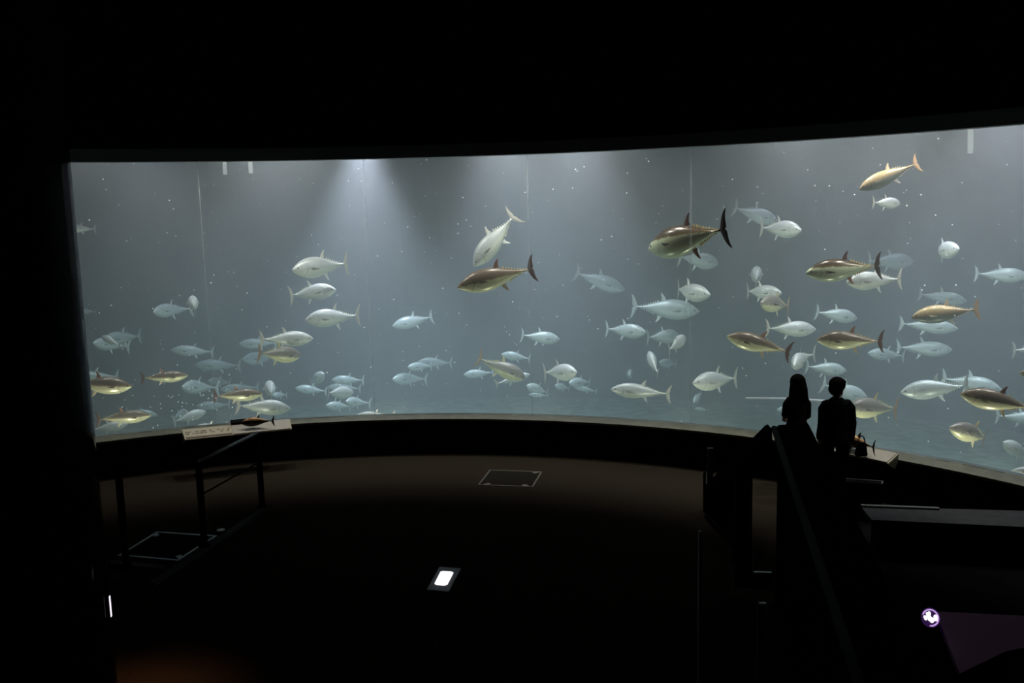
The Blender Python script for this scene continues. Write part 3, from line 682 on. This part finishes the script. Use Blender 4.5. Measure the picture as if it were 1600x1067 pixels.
# glowing strip added to imitate a reflected streak on the side of the column
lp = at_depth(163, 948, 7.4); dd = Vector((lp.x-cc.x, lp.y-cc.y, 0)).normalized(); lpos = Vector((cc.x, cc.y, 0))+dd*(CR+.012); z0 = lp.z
ln = empty('glint_strip', (lpos.x, lpos.y, z0)); tag(ln, 'narrow glowing white strip imitating a reflection low on the black column', 'reflection')
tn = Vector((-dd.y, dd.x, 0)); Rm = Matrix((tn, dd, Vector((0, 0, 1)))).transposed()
bm = bmesh.new(); box(bm, (0, 0, 0), (.035, .014, .20), Rm); link_bm('strip_back', bm, M_dmetal, ln)
bm = bmesh.new(); box(bm, dd*.009, (.028, .006, .17), Rm); link_bm('glint_face', bm, mat('glint_violet_white', (.9, .85, .95), .4, emit=(.95, .88, 1), es=1.3), ln)
wl = bpy.data.lights.new('warm_floor_lamp', 'SPOT'); wl.energy = 60; wl.color = (1, .50, .24); wl.spot_size = math.radians(80); wl.spot_blend = 1; wl.shadow_soft_size = .1
wo = bpy.data.objects.new('warm_floor_lamp', wl); C.objects.link(wo); q = at_z(235, 1075, 0); wo.location = (q.x-.05, q.y-.3, 1.5)

# ------------------------------------------------------------------ raised walkway wall and ramp rails at the right
A = at_depth(1216, 664, 9.5); zt = A.z
Bq = at_z(1360, 1067, zt); A2 = at_z(1262, 661, zt); B2q = at_z(1468, 1067, zt)
dirv = Vector((Bq.x-A.x, Bq.y-A.y, 0)).normalized(); End = A+dirv*7.4; End2 = A2+dirv*7.4
pw = empty('parapet', (A.x, A.y, 0)); tag(pw, 'thick black parapet wall running towards the viewer in front of the woman', 'parapet'); o = Vector((A.x, A.y, 0))
g = lambda P, z: Vector((P.x-o.x, P.y-o.y, z))
bm = bmesh.new(); hexa(bm, [g(A, 0), g(End, 0), g(End2, 0), g(A2, 0)], [g(A, zt-.03), g(End, zt-.03), g(End2, zt-.03), g(A2, zt-.03)]); bmesh.ops.recalc_face_normals(bm, faces=bm.faces)
link_bm('wall_body', bm, M_black, pw)
sd = (A2-A); sd.z = 0; sd.normalize()
bm = bmesh.new(); hexa(bm, [g(A-sd*.02, zt-.03), g(End-sd*.02, zt-.03), g(End2+sd*.02, zt-.03), g(A2+sd*.02, zt-.03)], [g(A, zt), g(End, zt), g(End2, zt), g(A2, zt)]); bmesh.ops.recalc_face_normals(bm, faces=bm.faces)
link_bm('coping', bm, M_black, pw)
bm = bmesh.new(); bar(bm, g(A-sd*.045, zt-.03), g(End-sd*.045, zt-.03), .045, .05); link_bm('grey_edge_rail', bm, M_grey, pw)
# sloping rail with its dark panel, down to the floor on the left
L0 = at_depth(1112, 757, 10.0); T0 = A-sd*.10; T0 = Vector((T0.x, T0.y, zt-.02))
rr = empty('ramp_railing', (L0.x, L0.y, 0)); tag(rr, 'dark railing sloping down from the black parapet to the open floor', 'railing'); o2 = Vector((L0.x, L0.y, 0))
bm = bmesh.new(); bar(bm, L0-o2, T0-o2, .06, .075); link_bm('sloping_top_rail', bm, M_grey, rr)
pd = (T0-L0); pd.z = 0; pd.normalize()
def on(px, py):                                   # point of the railing's own vertical plane seen at a pixel
    d = ray(px, py); nrm = Vector((-pd.y, pd.x, 0)); t = (L0-Vector((0, 0, EYE))).dot(nrm)/d.dot(nrm); return Vector((0, 0, EYE))+d*t
nr = Vector((-pd.y, pd.x, 0))*.015
def plate(name, px, m, parent, oo, k=1.0):
    Pp = [on(x, y)-oo for x, y in px]; bm = bmesh.new(); hexa(bm, [p-nr*k for p in Pp], [p+nr*k for p in Pp]); bmesh.ops.recalc_face_normals(bm, faces=bm.faces); return link_bm(name, bm, m, parent)
plate('upper_panel', [(1106, 757), (1205, 668), (1209, 747), (1146, 746)], M_black, rr, o2)
plate('corner_panel', [(1101, 757), (1146, 740), (1148, 838), (1101, 800)], M_black, rr, o2)
plate('wide_post', [(1152, 746), (1174, 746), (1172, 917), (1150, 917)], M_black, rr, o2, 2)
plate('steel_edge', [(1145, 747), (1149, 747), (1149, 880), (1146, 880)], M_grey, rr, o2, 1)
plate('steel_edge', [(1099.5, 738), (1102, 738), (1101.5, 800), (1099.5, 800)], M_grey, rr, o2, 1)
plate('steel_edge', [(1178, 893), (1205, 894), (1205, 896), (1178, 895)], M_metal, rr, o2, 1.2)
plate('bottom_frame', [(1178, 896), (1208, 897), (1208, 922), (1176, 920)], M_black, rr, o2, 1.5)
# upright at the far end of the ramp
up0 = at_z(1109, 797, 0); uz = post_top(up0, 700); bm = bmesh.new(); bar(bm, up0, up0+Vector((0, 0, uz)), .075, .05)
o = link_bm('upright', bm, M_grey); tag(o, 'short grey upright standing behind the low end of the sloping railing', 'post')
# near glass barrier uprights
def near_post(px, y0, Z, lean, w, m, label):
    a = at_depth(px, y0, Z); bm = bmesh.new(); b = Vector((a.x, a.y, 0)); bar(bm, b, a, w, w*1.6, up=Vector((0, 1, 0))); o = link_bm('barrier_post', bm, m); tag(o, label, 'post', 'slim barrier posts in front of the ramp')
near_post(1094, 830, 7.6, 0, .026, mat('pale_grey_post', (.5, .5, .52), .6), 'slim grey barrier post standing alone on the open floor')
near_post(1186, 943, 6.6, 0, .02, M_grey, 'slim dark post below the small bright bracket, the one nearer the open floor')
near_post(1200, 943, 6.6, 0, .02, M_grey, 'slim dark post below the small bright bracket, the one nearer the parapet')
a = at_depth(1191, 943, 6.6); bm = bmesh.new(); box(bm, a, (.05, .03, .012)); o = link_bm('bracket', bm, M_metal); tag(o, 'small bright metal bracket between two slim dark posts', 'bracket')
# dark plinth beside the ramp
P = [at_z(x, y, 0) for x, y in ((1101, 808), (1174, 888), (1172, 830), (1148, 800))]
bm = bmesh.new(); flat_quad(bm, P, 0, .05); o = link_bm('ramp_plinth', bm, M_black); tag(o, 'low black plinth on the floor under the sloping railing', 'plinth')
# bench and boxed seat at the right
zb = .45; Pb = [at_z(x, y, zb) for x, y in ((1345, 791), (1640, 799))]; inn = Vector((0, 1, 0))
bd = (Pb[1]-Pb[0]).normalized(); per = Vector((-bd.y, bd.x, 0)); bo = Vector((Pb[0].x, Pb[0].y, 0))
bn = empty('bench', bo); tag(bn, 'long low grey bench slab at the right behind the parapet', 'bench')
Pb2 = [at_z(1362, 812, zb), at_z(1640, 825, zb)]
bm = bmesh.new(); q = [Pb[0], Pb[1], Pb2[1], Pb2[0]]; hexa(bm, [Vector((p.x, p.y, zb-.05))-bo for p in q], [Vector((p.x, p.y, zb))-bo for p in q]); bmesh.ops.recalc_face_normals(bm, faces=bm.faces)
link_bm('seat', bm, mat('grey_bench_top', (.052, .054, .06), .7, spec=.1, noise=.15, nscale=8), bn)
bm = bmesh.new(); q2 = [p.lerp(sum(q, Vector())/4, .12) for p in q]; hexa(bm, [Vector((p.x, p.y, 0))-bo for p in q2], [Vector((p.x, p.y, zb-.05))-bo for p in q2]); bmesh.ops.recalc_face_normals(bm, faces=bm.faces)
link_bm('base', bm, M_black, bn)
bm = bmesh.new(); e1 = at_z(1345, 791.5, zb); e2 = at_z(1467, 796, zb); bar(bm, e1-bo+Vector((0, 0, .012)), e2-bo+Vector((0, 0, .012)), .05, .024); link_bm('bright_edge_strip', bm, mat('pale_grey_strip', (.11, .11, .115), .4), bn)
zc = .5; q = [at_z(x, y, zc) for x, y in ((1322, 748), (1379, 752), (1378, 756.5), (1322, 753))]; co = sum(q, Vector())/4; co.z = 0
bx = empty('low_box', co); tag(bx, 'dark low box with thin grey rim between the man and the bench', 'box')
bm = bmesh.new(); hexa(bm, [Vector((p.x, p.y, 0))-co for p in q], [p-co for p in q]); bmesh.ops.recalc_face_normals(bm, faces=bm.faces); link_bm('box_body', bm, M_black, bx)
bm = bmesh.new()
for i in range(2): bar(bm, q[i]-co, q[i+1]-co, .014, .014)
bar(bm, q[1]-co, Vector((q[1].x, q[1].y, 0))-co, .012, .012); link_bm('grey_rim', bm, M_grey, bx)

# round lit sign on the corner of a dark violet panel
Zs = 6.0; sc = at_depth(1454, 965, Zs); px = Zs/F
tocam = (Vector((0, 0, EYE))-sc).normalized()
sg = empty('pictogram_sign', sc); tag(sg, 'small round glowing sign with white figures inside a violet ring', 'sign')
ux = RT.normalized(); uy = tocam.cross(ux).normalized()
nz = tocam; ky = 1.0
pt = lambda x, y, k=0: ux*(x*px)+uy*(y*px*ky)+nz*k
bm = bmesh.new(); vs = [bm.verts.new(pt(15*math.cos(t), 15*math.sin(t), 0)) for t in [2*math.pi*i/48 for i in range(48)]]; vb = [bm.verts.new(v.co-nz*.02) for v in vs]
bm.faces.new(vs); bm.faces.new(vb[::-1])
for i in range(48): bm.faces.new((vs[i], vb[i], vb[(i+1) % 48], vs[(i+1) % 48]))
bmesh.ops.recalc_face_normals(bm, faces=bm.faces); link_bm('dark_disc', bm, mat('dark_violet_disc', (.03, .015, .06), .4, emit=(.25, .08, .55), es=.10), sg)
bm = bmesh.new(); pts = [pt(12.2*math.cos(math.radians(t)), 12.2*math.sin(math.radians(t)), .004) for t in range(-104, 168, 8)]
tube(bm, pts, [.5*px]+[1.15*px]*(len(pts)-2)+[.5*px], 8); link_bm('violet_ring', bm, mat('lit_violet_ring', (.8, .6, .95), .4, emit=(.66, .42, .92), es=.85), sg)
M_fig = mat('lit_white_figures', (.95, .93, .98), .4, emit=(1, .96, 1), es=1.5)
def blob(name, parts):
    bm = bmesh.new()
    for x, y, rx, ry in parts:
        bmesh.ops.create_uvsphere(bm, u_segments=14, v_segments=8, radius=1, matrix=Matrix.Translation(pt(x, y, .005)) @ Matrix((ux, uy*ky, nz)).transposed().to_4x4() @ Matrix.Diagonal((rx*px, ry*px, .004, 1)))
    link_bm(name, bm, M_fig, sg, smooth=True)
blob('white_figure', [(-4, 6, 2.6, 2.6), (-1.2, 6.5, 2.6, 3), (-2.4, 2, 3.2, 4), (-.5, -2, 4.2, 3.6), (1.5, -5.2, 3.2, 2.6), (3, -2.5, 3, 2.5)])
blob('white_figure', [(-9.2, 1, 1.7, 2.6), (-6.6, 1.2, 1.4, 2.4), (-7.6, -1.8, 2.4, 2.2)])
blob('white_figure', [(8, 1, 3.2, 3.6), (6.5, -2.2, 3, 3), (8.6, -2.6, 1.9, 2.6)])
nz = Vector((.1, -.55, .83)).normalized()
vp = empty('sloping_panel', sc); tag(vp, 'dim violet sloping panel beside the small round glowing sign', 'panel')
def inpl(x, y):
    d = ray(x, y); t = (sc-nz*.05-Vector((0, 0, EYE))).dot(nz)/d.dot(nz); return Vector((0, 0, EYE))+d*t-sc
Pp = [inpl(x, y) for x, y in ((1462, 955), (1640, 964), (1640, 1003), (1570, 1018), (1500, 1052))]
bm = bmesh.new(); hexa(bm, [p-nz*.03 for p in Pp], Pp); bmesh.ops.recalc_face_normals(bm, faces=bm.faces); link_bm('panel_face', bm, mat('violet_grey_panel', (.75, .55, .70), .7), vp)
lowp = Pp[4]+sc; c0 = inpl(1545, 985)+sc
bm = bmesh.new(); bar(bm, Vector((c0.x, c0.y, 0))-sc, c0-sc-nz*.05, .25, .12); link_bm('support', bm, M_black, vp)

pl = bpy.data.lights.new('panel_fill_lamp', 'SPOT'); pl.energy = 3.2; pl.color = (.85, .70, .95); pl.spot_size = math.radians(50); pl.spot_blend = 1; pl.shadow_soft_size = .05  # unseen fill lamp added above the sloping panel to brighten it
po = bpy.data.objects.new('panel_fill_lamp', pl); C.objects.link(po); po.location = (c0.x, c0.y, c0.z+2.6)
# a few weak unseen fill lamps near the ceiling, added for faint ambient light
for x, y, e in ((-1.5, 6.5, 3.5), (3.2, 6.2, 2.5), (0, 1, 1.2)):
    l = bpy.data.lights.new('ceiling_fill_light', 'SPOT'); l.energy = e; l.color = (1, .85, .75); l.spot_size = math.radians(130); l.spot_blend = 1; l.shadow_soft_size = .1
    o = bpy.data.objects.new('ceiling_fill_light', l); C.objects.link(o); o.location = (x, y, 7.8)
# ------------------------------------------------------------------ the two visitors, seen from behind
def fused(name, build, m, parent, voxel=.009, smooth=6, shrink=0):
    bm = bmesh.new(); build(bm); me = bpy.data.meshes.new(name); bm.to_mesh(me); bm.free()
    tmp = bpy.data.objects.new('tmp', me); C.objects.link(tmp)
    r = tmp.modifiers.new('r', 'REMESH'); r.mode = 'VOXEL'; r.voxel_size = voxel
    s = tmp.modifiers.new('s', 'SMOOTH'); s.factor = .5; s.iterations = smooth
    dg = bpy.context.evaluated_depsgraph_get(); me2 = bpy.data.meshes.new_from_object(tmp.evaluated_get(dg)); me2.name = name
    bpy.data.objects.remove(tmp)
    me2.materials.clear(); return link_me(name, me2, m, parent, smooth=True)
V = Vector
def hand(bm, wrist, d, palm_n, s=1.0, curl=.35, side=1):
    """palm, four bent fingers and a thumb leaving the side of the palm"""
    d = V(d).normalized(); n = V(palm_n).normalized(); w = d.cross(n).normalized()*side
    k = .085*s
    tube(bm, [wrist-d*.02, wrist+d*k*.35, wrist+d*k*.8, wrist+d*k], [(.024*s, .018*s), (.036*s, .016*s), (.040*s, .015*s), (.036*s, .012*s)], 12, side=w)
    for i, (off, ln) in enumerate(((.028, .070), (.010, .078), (-.009, .073), (-.027, .058))):
        b = wrist+d*k*.92+w*off*s; p = [b]; dd = d.copy()
        for f, r_ in ((.42, 1), (.32, 1), (.26, 1)):
            dd = (dd+n*curl*.75).normalized(); p.append(p[-1]+dd*ln*f*s)
        tube(bm, p, [.0092*s, .0090*s, .0082*s, .0065*s], 8, side=w); ball(bm, p[-1], .0066*s, 8)
    b = wrist+d*k*.30+w*.026*s; t1 = b+(w*.75+d*.55+n*.35).normalized()*.038*s; t2 = t1+(w*.25+d*.85+n*.4).normalized()*.030*s
    tube(bm, [b-w*.012*s, t1, t2], [.014*s, .0105*s, .0075*s], 8, side=n); ball(bm, t2, .0076*s, 8)
def face(bm, c, f, s=1.0):
    """skull, jaw, nose, lips, ears and brow; f = facing direction"""
    f = V(f).normalized(); u = V((0, 0, 1)); u = (u-f*u.dot(f)).normalized(); r = f.cross(u)
    M = Matrix((f, r, u)).transposed()
    ball(bm, c+u*.025*s-f*.008*s, (.098*s, .077*s, .098*s), 20, M); ball(bm, c-u*.045*s+f*.022*s, (.068*s, .058*s, .070*s), 18, M)
    ball(bm, c-u*.088*s+f*.060*s, (.026*s, .028*s, .020*s), 12, M)
    tube(bm, [c+u*.020*s+f*.085*s, c-u*.012*s+f*.104*s, c-u*.024*s+f*.100*s], [.009*s, .013*s, .015*s], 10, side=r)
    ball(bm, c-u*.052*s+f*.086*s, (.010*s, .024*s, .006*s), 10, M); ball(bm, c-u*.063*s+f*.083*s, (.010*s, .022*s, .007*s), 10, M)
    for q in (1, -1): ball(bm, c+r*q*.078*s-f*.008*s, (.018*s, .009*s, .030*s), 10, M); ball(bm, c+r*q*.030*s+u*.030*s+f*.080*s, (.012*s, .026*s, .008*s), 10, M)
def eyes(parent, c, f, s=1.0):
    f = V(f).normalized(); u = V((0, 0, 1)); u = (u-f*u.dot(f)).normalized(); r = f.cross(u)
    for q in (1, -1):
        bm = bmesh.new(); ball(bm, c+r*q*.030*s+u*.014*s+f*.078*s, .0125*s, 12); link_bm('eye', bm, M_eyew, parent, smooth=True)
M_skin = mat('skin', (.22, .14, .10), .6, spec=.2); M_eyew = mat('eye', (.35, .33, .32), .1); M_hair = mat('black_hair', (.006, .005, .005), .8, spec=.06)
M_top = mat('dark_navy_jersey', (.007, .008, .010), .95, spec=.04); M_trs = mat('dark_trousers', (.008, .008, .009), .95, spec=.04); M_shoe = mat('dark_shoes', (.015, .014, .013), .5)
M_wtop = mat('dark_brown_blouse', (.012, .009, .008), .95, spec=.04); M_bag = mat('dark_green_bag', (.008, .015, .014), .8, spec=.08)

def person(px, foot_y, top_y, H0, yaw, kind, label):
    base = at_z(px, foot_y, 0); H = post_top(base, top_y); s = H/1.70
    root = empty('person', base, 0); tag(root, label, 'person')
    root.rotation_euler = (0, 0, yaw)
    fwd = V((0, 1, 0)); rgt = V((1, 0, 0))
    P = lambda x, y, z: V((x, y, z))*s
    man = kind == 'man'
    sh = .165 if man else .135; hipw = .095 if man else .10
    hd = P(.015 if man else .0, .02, 1.575); ff = V((.75, .62, -.22)) if man else V((-.10, 1, -.08))
    # arms: right arm hangs a little away holding the bag (man); woman's forearms folded forward
    if man:
        armR = [P(sh-.03, 0, 1.385), P(sh+.022, -.01, 1.31), P(sh+.045, -.03, 1.10), P(sh+.06, .03, .90), P(sh+.065, .05, .83)]
        armL = [P(-sh+.03, 0, 1.385), P(-sh-.022, -.01, 1.31), P(-sh-.035, -.02, 1.10), P(-sh-.02, .09, .92), P(-sh-.01, .12, .85)]
    else:
        armR = [P(sh-.03, 0, 1.36), P(sh+.012, 0, 1.29), P(sh+.02, .02, 1.08), P(sh-.03, .20, .98), P(sh-.08, .24, .97)]
        armL = [P(-sh+.03, 0, 1.36), P(-sh-.018, 0, 1.29), P(-sh-.035, .02, 1.10), P(-sh+.0, .20, 1.0), P(-sh+.05, .24, .99)]
    legs = {1: [P(hipw, 0, .90), P(hipw+.01, .012, .70), P(hipw+.012, .02, .49), P(hipw+.015, -.01, .30), P(hipw+.018, -.025, .075)],
            -1: [P(-hipw, 0, .90), P(-hipw-.02, .005, .70), P(-hipw-.035, .01, .49), P(-hipw-.045, -.02, .30), P(-hipw-.05, -.03, .075)]}
    def body(bm):
        tube(bm, [P(0, 0, .86), P(0, .005, .98), P(0, .01, 1.10), P(0, .01, 1.24), P(0, 0, 1.36), P(0, -.005, 1.43)],
             [(.155*s, .105*s), (.150*s, .10*s), (.125*s, .09*s), (.145*s, .10*s), (.165*s, .095*s), (.08*s, .07*s)], 20, side=rgt)
        ball(bm, P(0, 0, .90), (.16*s, .105*s, .09*s), 18)
        tube(bm, [P(0, -.01, 1.40), P(0, 0, 1.47), hd-V((0, 0, .04))*s], [.060*s, .052*s, .052*s], 14, side=rgt)
        face(bm, hd, ff, s*1.12)
        for q in (1, -1):
            tube(bm, legs[q], [(.085*s, .09*s), (.075*s, .08*s), (.055*s, .058*s), (.052*s, .056*s), (.036*s, .04*s)], 14, side=rgt)
            a = legs[q][-1]; tube(bm, [a+P(0, -.05, -.02), a+P(0, .02, -.02), a+P(0, .10, -.045), a+P(0, .17, -.055)], [(.03*s, .03*s), (.036*s, .035*s), (.042*s, .022*s), (.03*s, .014*s)], 12, side=rgt)
        for arm, q in ((armR, 1), (armL, -1)):
            tube(bm, arm, [.042*s, .046*s, .040*s, .030*s, .024*s], 12)
            d = (arm[-1]-arm[-2]).normalized(); hand(bm, arm[-1], d, V((-q, .15, 0)) if man else V((0, -.3, -1)), s, .7 if man and q == 1 else .35, side=q if man else -q)
    fused('body', body, M_skin, root, .0065*s, 3)
    eyes(root, hd, ff, s*1.12)
    f = ff.normalized(); u = V((0, 0, 1)); u = (u-f*u.dot(f)).normalized(); r = f.cross(u); M = Matrix((f, r, u)).transposed()
    if man:
        def hair(bm):
            ball(bm, hd+u*.046*s-f*.022*s, (.120*s, .106*s, .103*s), 20, M); ball(bm, hd-u*.015*s-f*.050*s, (.078*s, .096*s, .094*s), 18, M)
            ball(bm, hd+u*.090*s+f*.050*s, (.074*s, .080*s, .042*s), 16, M)
        fused('hair', hair, M_hair, root, .008*s, 3)
        def top(bm):
            tube(bm, [P(0, 0, .80), P(0, .0, .92), P(0, .01, 1.10), P(0, .01, 1.26), P(0, -.002, 1.37), P(0, -.008, 1.425), P(0, -.01, 1.455)],
                 [(.178*s, .125*s), (.172*s, .12*s), (.165*s, .112*s), (.175*s, .116*s), (.165*s, .100*s), (.105*s, .080*s), (.066*s, .064*s)], 24, side=rgt)
            for arm in (armR, armL): tube(bm, arm[:4]+[arm[3].lerp(arm[4], .7)], [.056*s, .062*s, .054*s, .046*s, .042*s], 14); 
            for q in (1, -1): ball(bm, P(q*(sh-.03), -.005, 1.375), (.066*s, .062*s, .050*s), 14)
        fused('dark_top', top, M_top, root, .009*s, 5)
        # glasses
        bm = bmesh.new()
        for q in (1, -1):
            cL = hd+r*q*.036*s+u*.014*s+f*.112*s
            ring = [cL+r*.024*s*math.cos(t)+u*.017*s*math.sin(t) for t in [2*math.pi*i/16 for i in range(17)]]; tube(bm, ring, [.0022]*17, 6, cap=False)
            tube(bm, [hd+r*q*.060*s+u*.018*s+f*.108*s, hd+r*q*.090*s+u*.018*s], [.0022, .0022], 6)
        tube(bm, [hd-r*.012*s+u*.016*s+f*.114*s, hd+r*.012*s+u*.016*s+f*.114*s], [.0022, .0022], 6); link_bm('glasses', bm, M_dmetal, root)
    else:
        def hair(bm):
            ball(bm, hd+u*.040*s-f*.018*s, (.122*s, .112*s, .112*s), 20, M)
            tube(bm, [hd+P(0, -.02, .09), hd+P(0, -.045, .02), hd+P(0, -.065, -.06), hd+P(0, -.075, -.15), hd+P(.004, -.08, -.235), hd+P(.006, -.085, -.285)],
                 [(.075*s, .06*s), (.115*s, .082*s), (.132*s, .078*s), (.140*s, .066*s), (.134*s, .048*s), (.105*s, .022*s)], 20, side=rgt)
        fused('long_hair', hair, M_hair, root, .008*s, 3)
        def top(bm):
            tube(bm, [P(0, 0, .84), P(0, .0, .94), P(0, .01, 1.08), P(0, .01, 1.24), P(0, -.002, 1.35), P(0, -.008, 1.40), P(0, -.01, 1.425)],
                 [(.172*s, .12*s), (.160*s, .11*s), (.135*s, .10*s), (.150*s, .108*s), (.155*s, .100*s), (.10*s, .08*s), (.07*s, .066*s)], 24, side=rgt)
            for arm in (armR, armL): tube(bm, arm[:3], [.044*s, .056*s, .054*s], 14)
            for q in (1, -1): ball(bm, P(q*(sh-.025), -.005, 1.35), (.058*s, .055*s, .046*s), 14)
        fused('blouse', top, M_wtop, root, .009*s, 5)
    def trs(bm):
        ball(bm, P(0, 0, .88), (.172*s, .118*s, .10*s), 18)
        for q in (1, -1): tube(bm, legs[q][:4]+[legs[q][4]+P(0, 0, .02)], [(.098*s, .10*s), (.088*s, .092*s), (.068*s, .07*s), (.062*s, .066*s), (.052*s, .056*s)], 16, side=rgt)
    fused('trousers', trs, M_trs, root, .009*s, 5)
    for q in (1, -1):
        a = legs[q][-1]
        def shoe(bm): tube(bm, [a+P(0, -.075, -.045), a+P(0, -.02, -.035), a+P(0, .06, -.04), a+P(0, .14, -.05), a+P(0, .195, -.055)], [(.028*s, .03*s), (.042*s, .040*s), (.046*s, .034*s), (.048*s, .025*s), (.03*s, .018*s)], 14, side=rgt)
        fused('shoe', shoe, M_shoe, root, .008*s, 3)
    return root, s, armR
man, ms, armR = person(1303, 786, 592, 1.7, math.radians(2), 'man', 'person with short black hair and glasses in dark long sleeves, head turned sideways')
wom, ws, _ = person(1243, 764, 587, 1.6, math.radians(-2), 'woman', 'person with long black hair seen from behind over the black parapet')
# shoulder bag held at the man's hip
bpy.context.view_layer.update()
hand_w = man.matrix_world @ (armR[-1]+V((.01, .01, -.09))*ms)
bg = empty('handbag', hand_w+V((.10, -.10, .02))); tag(bg, 'small dark green handbag hanging beside the person in the long sleeved top', 'bag')
def bagm(bm):
    q = lambda x, y, z: V((x, y, z))
    hexa(bm, [q(-.085, -.04, -.11), q(.085, -.04, -.11), q(.085, .04, -.11), q(-.085, .04, -.11)], [q(-.06, -.026, .085), q(.06, -.026, .085), q(.06, .026, .085), q(-.06, .026, .085)])
bm = bmesh.new(); bagm(bm); bmesh.ops.bevel(bm, geom=list(bm.edges), offset=.015, segments=3, affect='EDGES'); bmesh.ops.recalc_face_normals(bm, faces=bm.faces)
b = link_bm('bag_body', bm, M_bag, bg, smooth=True)
for y in (-.018, .018):
    bm = bmesh.new(); pts = [V((-.045*math.cos(t)-.0, y, .075+.10*math.sin(t))) for t in [math.pi*i/12 for i in range(13)]]; tube(bm, pts, [.005]*13, 8, side=V((0, 1, 0))); link_bm('bag_handle', bm, M_bag, bg, smooth=True)
bm = bmesh.new(); box(bm, V((0, -.034, .04)), (.11, .012, .07)); link_bm('bag_flap', bm, M_bag, bg)
